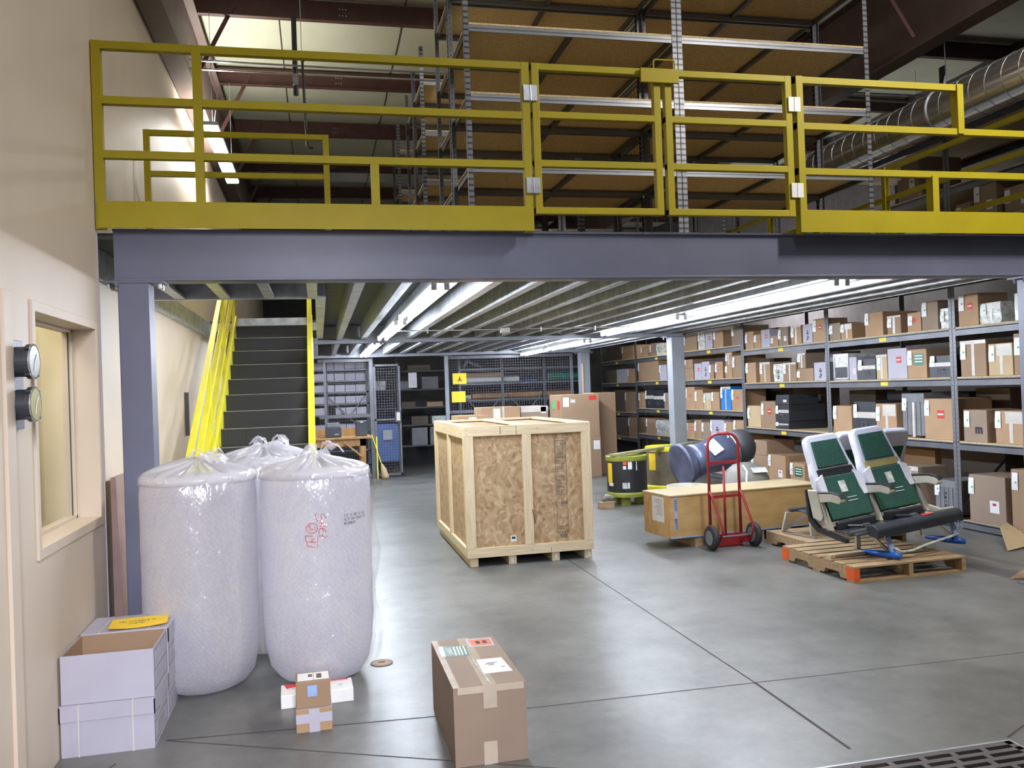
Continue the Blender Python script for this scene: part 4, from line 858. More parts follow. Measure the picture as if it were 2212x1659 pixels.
# twin dial gauges on the wall
t = thing('wall_gauges', 'pair of round gauges mounted one above the other by the window', 'gauge', (WX, 3.85, 1.72)); O = (WX, 3.85, 1.72)
MB(O).box(WX, WX+.022, 3.78, 3.93, 1.54, 1.905).build('backing_plate', 'steel', t, bevel=.003)
rot_ = Matrix.Rotation(math.pi/2, 4, 'Y')
for zc, face in ((1.815, 'dial'), (1.64, 'dialrefl')):
    b = MB(); b.lathe([(.062, 0), (.062, .045), (.072, .047), (.072, .066), (.066, .068)], (0, 0, 0), 32, mat=rot_); o = b.build('dial_case', 'case', t, smooth=False); o.location = (.02, .0, zc-1.72)
    b = MB(); b.lathe([(.065, .0682), (.065, .070)], (0, 0, 0), 32, mat=rot_); o = b.build('dial_face', face, t); o.location = (.02, 0, zc-1.72)
    b = MB(); b.bar((.092, 0, 0), (.092, .028, .03), .004, .002, (1, 0, 0)); b.bar((.092, 0, 0), (.092, -.01, -.04), .003, .002, (1, 0, 0)); o = b.build('dial_hand', 'paper', t); o.location = (0, 0, zc-1.72)
    b = MB(); b.tube([(.087, .070*math.cos(a), .070*math.sin(a)) for a in [k*2*math.pi/28 for k in range(28)]], .004, 6, closed=True); o = b.build('bezel', 'silver', t); o.location = (0, 0, zc-1.72)
    for a in (.7, 2.4, 3.9, 5.5): o = MB().lathe([(.007, 0), (.007, .02)], (.07, .078*math.cos(a), .078*math.sin(a)), 8, mat=rot_).build('mounting_screw', 'case', t); o.location = (0, 0, zc-1.72)
# ================================================================ FOREGROUND CARTONS
t = thing('cardboard_box', 'large taped brown carton with green and orange labels in front', 'box', (.525, 3.685, 0), .0); W, D, H = .325, .735, .345
b = MB(); b.box(0, W, 0, D, 0, H-.006); b.box(0, W/2-.001, 0, D, H-.006, H); b.box(W/2+.001, W, 0, D, H-.006, H); b.build('body', 'card_c1', t, bevel=.004)
def pt(nm_, mt_, vs): return MB().add([(a, c, H+.0008) for a, c in vs], [(0, 1, 2, 3)]).build(nm_, mt_, t)
b = MB(); b.box(W/2-.03, W/2+.03, 0, D, H, H+.0006); b.box(W/2-.03, W/2+.03, -.0012, -.0004, H-.10, H); b.box(W/2-.035, W/2+.025, -.0012, -.0004, 0, .10); b.box(.02, W-.01, -.0010, -.0003, H-.03, H); b.box(0, .03, .0, D, H, H+.0005); b.build('packing_tape', 'tape', t)
b = MB(); b.bar((W/2+.005, .02, H+.001), (W/2-.01, .4, H+.001), .006, .002); b.build('tape_fold', 'film', t)
g_ = pt('green_label', 'green', [(.015, .46), (.150, .43), (.158, .60), (.023, .63)])
MB().add([(.015, .46, H+.001), (.035, .456, H+.001), (.043, .626, H+.001), (.023, .63, H+.001)], [(0, 1, 2, 3)]).build('label_edge', 'paper', t)
text('SPARES', .036, 'paper', t, frame((.045, .625, H+.0016), (0.05, -1, 0), (1, .05, 0)) @ Matrix.Rotation(math.pi, 4, 'Z') @ Matrix.Translation((-.15, -.03, 0)), 'label_lettering', .0003)
for q in (.085, .102, .117, .135): MB().add([(q, .46, H+.0012), (q+.007, .459, H+.0012), (q+.013, .60, H+.0012), (q+.006, .601, H+.0012)], [(0, 1, 2, 3)]).build('label_lines', 'paper', t)
pt('white_backing', 'white', [(.17, .57), (.30, .56), (.305, .70), (.172, .71)]); MB().add([(.188, .585, H+.0012), (.292, .58, H+.0012), (.295, .685, H+.0012), (.185, .69, H+.0012)], [(0, 1, 2, 3)]).build('orange_label', 'orange', t)
text('URGENT\nPARTS', .022, 'ink', t, frame((.205, .645, H+.0016), (1, 0, 0), (0, 1, 0)), 'label_print', .0002) if False else None
b = MB()
for q in (.215, .25): b.box(q, q+.022, .61, .66, H+.0013, H+.0016)
b.build('label_print', 'ink', t)
pt('address_label', 'paper', [(.165, .15), (.30, .15), (.29, .36), (.168, .36)])
for q, x0, x1 in ((.29, .205, .255), (.275, .195, .24), (.26, .21, .235), (.22, .26, .28)): MB().box(x0, x1, q, q+.006, H+.0011, H+.0014).build('address_print', 'ink', t)
# two small cartons and the flat white parcel box
t = thing('cardboard_box', 'small brown carton with white label, upper of the stacked pair', 'box', (-.155, 4.30, .116), .03)
MB().box(0, .165, 0, .15, 0, .128).build('body', 'card_bb', t, bevel=.003); MB().box(.055, .10, -.0012, -.0003, .055, .108).build('label', 'ltblue', t)
MB().box(.01, .16, .02, .135, .128, .1285).build('shipping_label', 'paper', t); b = MB(); b.box(.085, .087, .02, .135, .1285, .129); b.box(.10, .125, .04, .11, .1285, .129); b.box(.06, .08, .07, .11, .1285, .129); b.build('label_print', 'greyink', t)
t = thing('cardboard_box', 'small taped brown carton, lower of the stacked pair', 'box', (-.158, 4.295, 0), .02)
MB().box(0, .172, 0, .17, 0, .114).build('body', 'card_b', t, bevel=.003)
b = MB(); b.box(0, .172, -.0012, -.0003, .045, .09); b.box(.062, .112, -.002, -.0012, .0, .112); b.box(.0, .172, .0, .17, .114, .1146); b.build('packing_tape', 'white', t)
t = thing('parcel_box', 'flat white parcel box with red corner print on the floor', 'box', (-.245, 4.655, 0), .03)
MB().box(0, .375, 0, .175, 0, .07).build('body', 'paper', t, bevel=.003)
b = MB(); b.add([(.015, .17, .0706), (.14, .17, .0706), (.14, .135, .0706), (.03, .105, .0706)], [(0, 1, 2, 3)]); b.add([(.14, .17, .0706), (.355, .17, .0706), (.355, .155, .0706), (.14, .155, .0706)], [(0, 1, 2, 3)]); b.box(.2, .355, .142, .147, .07, .0706); b.build('red_print', 'red', t)
text('FLAT RATE', .02, 'red', t, frame((.03, .085, .0708), (1, 0, 0), (0, 1, 0)), 'box_lettering', .0002)
b = MB(); b.tube([(.30, .07, .071), (.31, .085, .071), (.32, .07, .071), (.31, .06, .071), (.30, .07, .071)], .0012, 4); b.tube([(.23, .05, .071), (.235, .1, .071)], .0012, 4); b.build('pen_marks', 'ltblue', t)
# floor clean-out plate
t = thing('floor_cleanout', 'round metal clean-out cover set in the floor', 'floor drain', (.32, 5.26, 0)); b = MB(); b.lathe([(.068, .0), (.068, .004), (.06, .005)], n=32); b.build('rim', 'iron', t); MB().lathe([(.055, .005), (.05, .007)], n=28).build('cover', 'card_bb', t); MB().box(-.02, .02, -.005, .005, .0065, .009).build('slot', 'ink', t)
# floor grate
t = thing('floor_grate', 'slotted cast iron drain grate at the lower right corner', 'grate', (1.5, 2.55, 0)); O = (1.5, 2.55, 0)
b = MB(O); X0, X1, Y0, Y1 = gx0+.012, gx1-.012, gy0+.012, gy1-.012; zt, zb_ = .0, -.03
b.box(X0, X0+.03, Y0, Y1, zb_, zt); b.box(X1-.03, X1, Y0, Y1, zb_, zt); b.box(X0, X1, Y1-.03, Y1, zb_, zt); b.box(X0, X1, Y0, Y0+.03, zb_, zt)
y = Y1-.03; k = 0
while y > Y0+.06:
    b.box(X0, X1, y-.058, y-.030, zb_, zt)
    x = X1-.03-.125-(k % 3)*.03
    while x > X0+.03: b.box(x-.028, x, y-.03, y, zb_, zt); x -= .153
    y -= .058; k += 1
b.build('grate_plate', 'iron', t); b = MB(O)
for (x0, x1, y0, y1) in ((gx0, gx1, gy1-.012, gy1), (gx1-.012, gx1, gy0, gy1-.012), (gx0, gx0+.012, gy0, gy1-.012)): b.box(x0, x1, y0, y1, -.03, .001)
b.build('edge_frame', 'galv', t)
# cardboard flaps reaching in at the right edge
t = thing('cardboard_sheet', 'unfolded cardboard flap poking in at the right edge near the rack', 'cardboard', (6.05, 6.6, 0), .2)
MB().add([(0, 0, .012), (.5, .05, .02), (.62, .46, .16), (.40, .36, .13), (0, 0, .008), (.5, .05, .016), (.62, .46, .155), (.40, .36, .125)], [(0, 1, 2, 3), (7, 6, 5, 4), (0, 4, 5, 1), (1, 5, 6, 2), (2, 6, 7, 3), (3, 7, 4, 0)]).build('flap', 'card_l', t)
t = thing('cardboard_sheet', 'flat cardboard corner lying on the floor at the right edge', 'cardboard', (5.25, 5.72, 0), .1)
MB().prism([(0, 0), (.55, -.14), (.8, .3), (.32, .17)], lambda a, c, w_: (a, c, w_), .0, .006).build('sheet', 'card_b', t)
# ================================================================ BIG OSB CRATE
t = thing('shipping_crate', 'big strand board crate framed in pale pine on skids', 'crate', (1.29, 7.8, 0)); W, D, Z0, Z1 = 1.225, 2.08, .085, 1.30
b = MB(); b.box(.03, W-.03, .03, .042, Z0+.01, Z1-.02); b.box(.03, W-.03, D-.042, D-.03, Z0+.01, Z1-.02); b.box(.03, .042, .042, D-.042, Z0+.01, Z1-.02); b.box(W-.042, W-.03, .042, D-.042, Z0+.01, Z1-.02); b.box(.03, W-.03, .03, D-.03, Z1-.04, Z1-.028); b.build('strand_board_panel', 'osb', t)
def stick(nm_, mt_, *a): MB().box(*a).build(nm_, mt_, t, bevel=.0025)
for y0 in (0, D-.03):
    stick('rail', 'pinex', 0, W, y0, y0+.03, Z1-.092, Z1); stick('rail', 'pinex', 0, W, y0, y0+.03, Z0, Z0+.09)
    for x0, w_ in ((0, .09), (.555, .085), (W-.09, .09)): stick('upright', 'pinez', x0, x0+w_, y0+.0, y0+.03, Z0+.0905, Z1-.0925)
for x0 in (0, W-.03):
    stick('side_rail', 'piney', x0, x0+.03, .031, D-.031, Z1-.11, Z1-.02); stick('side_rail', 'piney', x0, x0+.03, .031, D-.031, Z0, Z0+.085)
    for y0, w_ in ((.031, .05), (.98, .09), (D-.121, .09)): stick('side_upright', 'pinez', x0, x0+.03, y0, y0+w_, Z0+.0855, Z1-.1105)
for x0, w_ in ((0, .09), (.56, .09), (W-.09, .09)): stick('top_batten', 'piney', x0, x0+w_, .031, D-.031, Z1-.0195, Z1+.004)
stick('top_batten', 'pinex', .09, W-.09, D-.13, D-.031, Z1-.0195, Z1+.003)
for x0 in (.03, .395, .815, W-.09):
    stick('skid', 'piney', x0, x0+.075, .03, D-.03, 0, Z0-.001)
b = MB()
for x0 in (.42, .845, W-.055): b.box(x0, x0+.02, .0285, .0295, .02, .06)
b.build('skid_label', 'paper', t)
# nails / knots and the printed grade stamp on the front panel
b = MB()
for (x, z) in [(.03, Z1-.03), (.03, Z1-.07), (W-.03, Z1-.03), (W-.03, Z1-.07), (.03, .7), (.06, .55), (.6, .9), (.62, .5), (W-.04, .8), (W-.03, .45), (.04, .12), (.62, .12), (W-.03, .12), (.7, Z1-.04), (.3, Z1-.06)]: b.lathe([(.004, -.0008), (.004, 0)], (x, 0, z), 8, mat=Matrix.Rotation(math.pi/2, 4, 'X'))
b.box(.345, .35, -.001, 0, Z1-.08, Z1-.01); b.box(.5, .503, -.001, 0, Z1-.09, Z1-.005); b.box(.8, .803, -.001, 0, Z0+.01, Z0+.05)
b.tube([(.632, -.001, .50), (.640, -.001, .44), (.650, -.001, .40), (.655, -.001, .37)], .003, 5); b.build('nail_head', 'ink', t)
MB().box(.42, .475, .0285, .0295, .21, .265).build('small_label', 'paper', t); b = MB(); b.box(.43, .465, .0275, .0285, .235, .255); b.build('label_print', 'ink', t)
FY = .0293
def stp(s_, size, x, z, flip=False, bold=0):
    mx = frame((x, FY-.0006, z), (1, 0, 0), (0, 0, 1)) if not flip else frame((x, FY-.0006, z), (-1, 0, 0), (0, 0, -1))
    text(s_, size, 'greyink', t, mx, 'stamp_lettering', .0003, bold=bold)
b = MB(); sx0, sx1 = .875, .985; zs = [1.155, 1.115, 1.075, 1.03, 1.0, .955, .915, .885, .84, .80, .765, .72, .665, .62]
for z in zs: b.box(sx0, sx1, FY-.001, FY, z, z+.0025)
b.box(sx0, sx0+.003, FY-.001, FY, .62, 1.157); b.box(sx1-.003, sx1, FY-.001, FY, .62, 1.157)
for z in (.515, .40, .265, .215): b.box(sx0, sx1, FY-.001, FY, z, z+.0025)
b.box(sx0, sx0+.003, FY-.001, FY, .5, .56); b.box(sx1-.003, sx1, FY-.001, FY, .5, .62); b.box(sx0, sx0+.003, FY-.001, FY, .25, .46); b.box(sx1-.003, sx1, FY-.001, FY, .25, .46)
random.seed(4)
for z in [1.018-.010*i for i in range(6)]+[.945, .935, .925]+[.872-.009*i for i in range(3)]+[.79, .782, .755-.0, .745, .735]+[.705-.008*i for i in range(4)]+[.655, .647, .639, .631]+[.32, .31, .30, .29]: b.box(sx0+.01, sx1-.01-random.uniform(0, .05), FY-.001, FY, z, z+.0035)
b.build('grade_stamp', 'greyink', t)
stp('THE ENGINEERED', .0125, .877, 1.128, bold=.0004); stp('APA', .034, .925, 1.086, bold=.001); stp('32 / 16', .022, .90, 1.045); stp('EXPOSURE 1', .016, .882, .968); stp('1 OSB', .036, .89, .53, bold=.001); stp('APA', .044, .977, .252, True, bold=.0015)
stp('1', .04, .965, .965, bold=.002)
# ================================================================ LONG PLYWOOD CRATE
t = thing('plywood_crate', 'long amber plywood crate with pale lid lying behind the hand truck', 'crate', (3.335, 7.885, 0), .115); W, D, Z0, Z1 = 1.80, .54, .105, .53
MB().box(0, W, 0, D, Z0, Z1-.012).build('body', 'ply', t, bevel=.003); MB().box(-.008, W+.008, -.008, D+.008, Z1-.0115, Z1+.003).build('lid', 'plyt', t, bevel=.002)
for x0 in (.28, 1.0, 1.6): MB().box(x0, x0+.09, .01, D-.01, 0, Z0-.001).build('foot_block', 'pallet', t)
MB().box(.0, W, -.004, .01, Z0, Z0+.012).build('bottom_edge', 'ltblue', t)
MB().box(-.0012, -.0003, .12, .36, .25, .50).build('paper_note', 'paper', t)
b = MB(); [b.box(-.0018, -.0012, .15, .33-random.uniform(0, .08), .47-.014*i, .4735-.014*i) for i in range(12)]; b.build('note_print', 'greyink', t)
MB().box(.045, .085, -.0012, -.0003, .18, Z1-.02).build('tape_label', 'white', t)
for s_, z in (('DOHY', .49), ('BWYY', .30)): text(s_, .040, 'bluep', t, frame((.051, -.0018, z), (0, 0, -1), (1, 0, 0)), 'label_lettering', .0003, bold=.0012)
# ================================================================ RED HAND TRUCK
t = thing('hand_truck', 'red tubular hand truck with black tyres standing before the long crate', 'hand truck', (3.90, 7.72, 0), .06)
xl, xr, yu = -.172, .165, .10; zt = 1.13
arc = [(xl, yu, .03), (xl, yu, zt-.12)]+[(xl+.11-.11*math.cos(a), yu, zt-.12+.11*math.sin(a)) for a in (.35, .8, 1.2, 1.57)]+[(xr-.11+.11*math.sin(a), yu, zt-.12+.11*math.cos(a)) for a in (0, .4, .8, 1.2, 1.57)]+[(xr, yu, .03)]
arc = [(x, y+.0*z, z) for x, y, z in arc]
MB().tube(arc, .0145, 10).build('frame_tube', 'redpaint', t, smooth=True)
MB().tube([(-.005, yu, .10), (-.005, yu, .80)], .012, 8).build('centre_tube', 'redpaint', t, smooth=True)
for z in (.835, .50, .115): MB().bar((xl, yu, z), (xr, yu, z+.005), .012, .028).build('cross_bar', 'redpaint', t)
for x in (xl, xr): MB().tube([(x, yu-.01, .56), (x+.01, yu-.04, .50), (x+.02, yu-.19, .235), (x+.02, yu-.2, .18), (x+.02, yu-.12, .06)], .012, 8).build('axle_brace', 'redpaint', t, smooth=True)
b = MB(); b.box(xl-.02, xr+.02, yu, yu+.05, .004, .012); b.box(xl, xr, yu-.004, yu+.004, .012, .10); b.build('toe_plate', 'redpaint', t); MB().box(xr-.02, xr+.04, yu-.10, yu-.0, .05, .13).build('side_bracket', 'redpaint', t, bevel=.004)
MB().tube([(xl-.06, .0, .122), (xr+.1, .0, .122)], .009, 8).build('axle', 'silver', t)
wr = Matrix.Rotation(math.pi/2, 4, 'Y')
for x in (xl-.045, xr+.085):
    b = MB(); b.lathe([(.075, -.030), (.110, -.024), (.122, -.008), (.122, .008), (.110, .024), (.075, .030)], (0, 0, 0), 32, mat=wr); o = b.build('wheel', 'rubber', t, smooth=True); o.location = (x, 0, .122)
    b2 = MB(); b2.lathe([(.02, -.034), (.05, -.030), (.072, -.0315), (.074, -.028), (.074, .028), (.05, .03), (.02, .036)], (0, 0, 0), 20, mat=wr); h = b2.build('wheel_hub', 'greyp', o)
# ================================================================ DRUMS, PLANK, ENGINE PARTS
def drum(x, y, z0, z1, R, label, body, ringm, papers):
    t = thing('steel_drum', label, 'drum', (x, y, 0))
    b = MB(); b.lathe([(R, z0+.06), (R, z0+(z1-z0)*.5), (R*1.0, z1-.06)], n=40); b.build('barrel', body, t, smooth=False)
    b = MB(); b.lathe([(R*.9, z0), (R*1.05, z0), (R*1.06, z0+.04), (R*1.02, z0+.062)], n=40); b.build('bottom_ring', ringm, t)
    b = MB(); b.lathe([(R*1.03, z1-.07), (R*1.05, z1-.05), (R*1.05, z1-.006), (R*1.0, z1), (R*.9, z1-.01), (.02, z1-.012)], n=40); b.build('lid', ringm, t)
    for a in (0, 2.1, 4.2): MB().box(R*.6*math.cos(a)-.05, R*.6*math.cos(a)+.05, R*.6*math.sin(a)-.05, R*.6*math.sin(a)+.05, 0, z0).build('foot', ringm, t)
    if papers:
        for (a0, a1, za, zb, mt_) in papers:
            n = 5; vs = []; 
            for i in range(n+1):
                a = a0+(a1-a0)*i/n; vs += [((R+.003)*math.cos(a), (R+.003)*math.sin(a), za), ((R+.003)*math.cos(a), (R+.003)*math.sin(a), zb)]
            MB().add(vs, [(2*i, 2*i+2, 2*i+3, 2*i+1) for i in range(n)]).build('sticker', mt_, t)
    return t
drum(4.12, 11.2, .12, .675, .275, 'black drum with olive yellow lid and ring and a yellow sheet', 'black', 'greenblue', [(-3.10, -2.72, .31, .58, 'yellowpaper'), (-3.0, -2.66, .27, .31, 'paper'), (-2.1, -1.92, .56, .62, 'orange'), (-1.86, -1.66, .50, .60, 'paper'), (-2.1, -1.95, .50, .545, 'paper'), (-2.15, -1.9, .24, .32, 'film'), (-1.88, -1.8, .24, .32, 'paper'), (-1.45, -1.4, .48, .6, 'film')])
drum(4.92, 11.72, .12, .735, .285, 'worn brown drum with bright yellow lid and a yellow sheet', 'drumbrown', 'yellowb', [(-2.95, -2.5, .40, .64, 'yellowpaper')])
t = thing('wooden_plank', 'weathered wooden plank laid across the two drum lids', 'plank', (3.86, 11.05, .68))
MB().bar((0, 0, .012), (1.72, .85, .075), .11, .03).build('board', 'oldwood', t)
t = thing('wood_block', 'small wooden block on the floor between crate and black drum', 'block', (3.72, 10.9, 0)); MB().box(-.12, .08, -.05, .05, 0, .09).build('block', 'pallet', t, bevel=.004)
b = MB(); b.tube([(-.06, 0, .11), (0, .02, .15), (.06, 0, .13), (.1, .02, .12)], [.03, .045, .04, .02], 8); b.build('grey_clump', 'dome', t, smooth=True)
t = thing('exhaust_duct', 'blue grey flared metal cylinder part resting on the grey dome', 'machine part', (4.28, 9.62, .66)); 
ax = Vector((.95, .10, .21)).normalized(); q = ax.to_track_quat('Z', 'Y').to_matrix().to_4x4()
b = MB(); b.lathe([(.235, -.06), (.27, -.06), (.26, -.02), (.23, .05), (.215, .08)], n=36, mat=q); b.build('flared_lip', 'engine', t, smooth=True)
b = MB(); b.lathe([(.215, .07), (.20, .20), (.195, .28), (.215, .40), (.228, .55), (.225, .62)], n=36, mat=q); b.build('tapered_body', 'engine', t, smooth=True)
b = MB(); b.lathe([(.222, .62), (.232, .63), (.232, .655), (.222, .665)], n=36, mat=q); b.build('clamp_ring', 'silver', t, smooth=True)
b = MB(); b.lathe([(.21, .665), (.215, .80), (.20, .88), (.15, .93), (.02, .95)], n=36, mat=q); b.build('end_cap', 'rackdark', t, smooth=True)
o = MB().box(-.07, .07, -.005, .0, -.10, .10).build('paper_note', 'paper', t); o.matrix_local = Matrix.Translation(ax*.36+Vector((-.02, -.17, .12))) @ Matrix.Rotation(-.5, 4, 'Y') @ Matrix.Rotation(-.75, 4, 'X')
o = MB().box(-.05, .05, -.003, .0, -.03, .03).build('sticker', 'film', t); o.matrix_local = Matrix.Translation(ax*.52+Vector((.0, -.11, .19))) @ Matrix.Rotation(-.3, 4, 'Y') @ Matrix.Rotation(-1.1, 4, 'X')
t = thing('nose_dome', 'grey rounded dome part with white tag lying below the metal cylinder', 'machine part', (4.70, 8.90, 0))
b = MB(); b.lathe([(.27, .0), (.275, .25), (.272, .42), (.255, .54), (.21, .63), (.14, .69), (.05, .712), (.01, .714)], n=40); b.build('shell', 'dome', t, smooth=True)
o = MB().box(-.09, .09, -.004, .0, -.04, .04).build('sticker', 'film', t); o.matrix_local = Matrix.Translation((.05, -.215, .64)) @ Matrix.Rotation(-.9, 4, 'X')
MB().tube([(-.12, -.26, .45), (-.12, -.24, .54), (-.09, -.20, .63), (-.12, -.16, .70)], .012, 6).build('ribbon', 'paper', t)
t = thing('shallow_dish', 'pale curved shell piece under the flared lip', 'machine part', (4.12, 9.20, 0)); b = MB(); b.lathe([(.05, .02), (.14, .06), (.2, .2), (.24, .46), (.235, .46), (.19, .2), (.13, .08), (.04, .04)], n=24); b.build('shell', 'cream', t, smooth=True)
# ================================================================ PALLETS AND AIRCRAFT SEATS
def pallet(x, y, rz, label, W=1.06, D=1.02, ends=True):
    t = thing('wooden_pallet', label, 'pallet', (x, y, 0), rz); H = .13
    n = 7; w_ = .115; gap = (D-n*w_)/(n-1)
    for i in range(n): MB().box(0, W, i*(w_+gap), i*(w_+gap)+w_, H-.016, H).build('deck_board', 'pallet', t, bevel=.002)
    for x0 in (0, W/2-.02, W-.04):
        b = MB(); pr = [(0, .016), (.18, .016), (.20, .055), (.38, .055), (.40, .016), (D-.40, .016), (D-.38, .055), (D-.2, .055), (D-.18, .016), (D, .016), (D, H-.0165), (0, H-.0165)]
        b.prism(pr, lambda a, c, w2: (w2, a, c), x0, x0+.04); b.build('stringer', 'pallet', t)
    for y0 in (0, D/2-.05, D-.1): MB().box(0, W, y0, y0+.1, 0, .0155).build('bottom_board', 'pallet', t)
    if ends:
        for y0 in (-.002, D-.1): MB().box(-.003, .05, y0, y0+.104, .017, H-.017).build('orange_corner', 'orange', t)
    return t
pallet(4.09, 6.03, .03, 'weathered wooden pallet with orange corners under the front seats')
pallet(4.35, 7.10, .03, 'wooden pallet mostly hidden behind the aircraft seats', D=.72, ends=False)
def seat_unit(variant, label):
    t = thing('aircraft_seat', label, 'aircraft seat')
    a = math.radians(23)
    def fnb(xc, y0=.24, z0=.315):
        return lambda u, v, w_: (xc+u, y0+v*math.sin(a)+w_*math.cos(a), z0+v*math.cos(a)-w_*math.sin(a))
    for k, xc in enumerate((.04, .56)):
        fn = fnb(xc)
        hd = [(-.235, .20), (-.24, .30), (-.232, .42), (-.205, .52), (-.19, .66), (-.175, .735), (-.14, .765), (.14, .765), (.175, .735), (.19, .66), (.205, .52), (.232, .42), (.24, .30), (.235, .20)]
        o = MB().prism([(-.225, 0), (-.225, .30), (.225, .30), (.225, 0)], fn, .012, .075).build('backrest', 'seatgreen', t, bevel=.015)
        b = MB(); b.prism(hd, fn, .02, .095); b.build('white_cover', 'seatwhite', o, bevel=.02)
        MB().prism([(-.238, .17), (-.24, .36), (-.165, .40), (-.172, .25), (-.185, .17)], fn, -.012, .02).build('cover_flap', 'seatwhite', o, bevel=.004)
        MB().prism([(.238, .17), (.24, .36), (.165, .40), (.172, .25), (.185, .17)], fn, -.012, .02).build('cover_flap', 'seatwhite', o, bevel=.004)
        MB().prism([(-.225, .0), (-.225, .17), (-.175, .24), (-.17, .375), (.17, .375), (.175, .24), (.225, .17), (.225, 0)], fn, -.006, .02).build('lower_cushion', 'seatgreen', o, bevel=.01)
        MB().prism([(-.19, .385), (-.188, .445), (.188, .445), (.19, .385)], fn, .008, .022).build('hook_band', 'black' if (k == 0) else 'mustard', o)
        MB().prism([(-.15, .08), (-.14, .60), (.14, .60), (.15, .08)], fn, .096, .104).build('rear_panel', 'seatgreen', o)
        MB().prism([(-.165, .46), (-.14, .70), (.14, .70), (.165, .46)], fn, .004, .021).build('upper_panel', 'seatgreen', o, bevel=.006)
        MB().prism([(-.035, .22), (-.035, .32), (.035, .32), (.035, .22)], fn, -.010, -.006).build('fabric_tag', 'film', o)
        for q in (.135, .165): MB().prism([(.0, q), (.0, q+.006), (.1, q+.006), (.1, q)], fn, -.010, -.006).build('pocket_trim', 'seatwhite', o)
        b = MB(); b.box(xc-.215, xc+.215, -.02, .24, .215, .235); b.box(xc-.2, xc+.2, .20, .25, .235, .30); b.build('seat_pan', 'case', t, bevel=.01)
        b = MB(); b.tube([(xc-.12, .19, .26), (xc-.05, .1, .26), (xc+.03, .12, .26), (xc+.06, .16, .26)], .012, 6); b.build('lap_belt', 'black', t); MB().box(xc-.04, xc+.02, .08, .12, .255, .275).build('belt_buckle', 'silver', t)
    # armrests
    for x in (-.225, .30, .83):
        b = MB(); pr = [(.36, .54), (.16, .56), (.08, .55), (.05, .53), (.05, .50), (.08, .48), (.18, .49), (.36, .46)]
        b.prism(pr, lambda y, z, w_: (w_, y, z), x-.024, x+.024); o = b.build('armrest', 'cream', t, bevel=.008)
        b = MB(); b.prism([(.38, .55), (.16, .573), (.07, .562), (.04, .535), (.05, .53), (.08, .551), (.16, .561), (.38, .538)], lambda y, z, w_: (w_, y, z), x-.027, x+.027); b.build('armrest_pad', 'black', o, bevel=.004)
        b = MB(); b.prism([(.36, .50), (.31, .50), (.20, .24), (.25, .24)], lambda y, z, w_: (w_, y, z), x-.018, x+.018); b.build('armrest_bracket', 'cream', o, bevel=.006)
    b = MB(); b.prism([(.44, .57), (.33, .575), (.27, .35), (.30, .31), (.40, .33)], lambda y, z, w_: (w_, y, z), -.262, -.236); b.build('side_shroud', 'cream', t, bevel=.01)
    b = MB(); b.prism([(.46, .57), (.45, .30), (.36, .22), (.02, .17), (.02, .20), (.32, .255), (.42, .33), (.44, .57)], lambda y, z, w_: (w_, y, z), -.268, -.232); b.build('shroud_edge', 'black', t)
    b = MB(); b.prism([(.30, .30), (.10, .27), (-.02, .30), (-.07, .27), (-.09, .17), (-.05, .17), (-.03, .25), (.10, .235), (.32, .22)], lambda y, z, w_: (w_, y, z), .85, .875); b.build('right_shroud', 'cream', t, bevel=.008)
    # front bar: half round black fairing
    b = MB(); pr = [(-.06+.065*math.cos(q), .245+.05*math.sin(q)) for q in [math.pi*(.05+.9*k/10) for k in range(11)]]+[(-.12, .19), (-.02, .20)]
    b.prism(pr, lambda y, z, w_: (w_, y, z), -.06, .86); b.build('front_beam', 'case', t, bevel=.004)
    MB().box(.48, .58, -.085, -.045, .2935, .2965).build('red_sticker', 'red', t)
    for x in (0, .4, .8): MB().lathe([(.008, 0), (.008, .004)], (x, -.121, .20), 8, mat=Matrix.Rotation(math.pi/2, 4, 'X')).build('rivet', 'silver', t)
    for y in (.05, .28): MB().tube([(-.2, y, .235), (.85, y, .235)], .02, 10).build('cross_tube', 'rackdark', t)
    # legs
    for k, x in enumerate((.10, .80)):
        MB().bar((x, -.04, .20), (x+.03, -.07, .02), .045, .018, (0, 1, 0)).build('front_leg', 'ltblue', t)
        MB().bar((x, .28, .23), (x, .30, .02), .045, .02, (0, 1, 0)).build('rear_leg', 'cream', t)
        MB().bar((x, .24, .22), (x+.02, -.04, .04), .028, .012, (1, 0, 0)).build('diagonal_brace', 'silver', t)
        MB().bar((x+.02, -.09, .008), (x, .34, .008), .035, .016).build('foot_rail', 'silver', t)
        b = MB(); b.tube([(x+.05, -.13, .012), (x+.02, -.07, .022), (x, .05, .018), (x-.02, .22, .015)], [.02, .032, .028, .014], 8); b.build('blue_wrapping', 'bluefilm', t, smooth=True)
    MB().tube([(.13, -.075, .08), (.20, -.085, .035), (.32, -.09, .03), (.45, -.09, .05), (.83, -.08, .075)], .011, 8).build('luggage_bar', 'film', t, smooth=True)
    return t
s1 = seat_unit(0, 'front green twin aircraft seat with white covers standing on the pallet')
s1.location = (4.42, 6.22, .135); s1.rotation_euler = (0, math.radians(-4.5), math.radians(8))
s2 = dup(s1)
for q in list(s2.children):
    if q.name.split('.')[0] in ('front_beam', 'side_shroud', 'shroud_edge', 'red_sticker', 'rivet', 'blue_wrapping', 'luggage_bar', 'right_shroud'): bpy.data.objects.remove(q)
    elif q.name.startswith('armrest'):
        for c in list(q.children): bpy.data.objects.remove(c)
        bpy.data.objects.remove(q)
    elif q.name.startswith('front_leg'):
        q.data = q.data.copy(); q.data.materials[0] = M['cream']
tag(s2, 'rear green twin aircraft seat turned away behind the front pair')
s2.location = (5.24, 7.70, .135); s2.rotation_euler = (0, 0, math.radians(190))
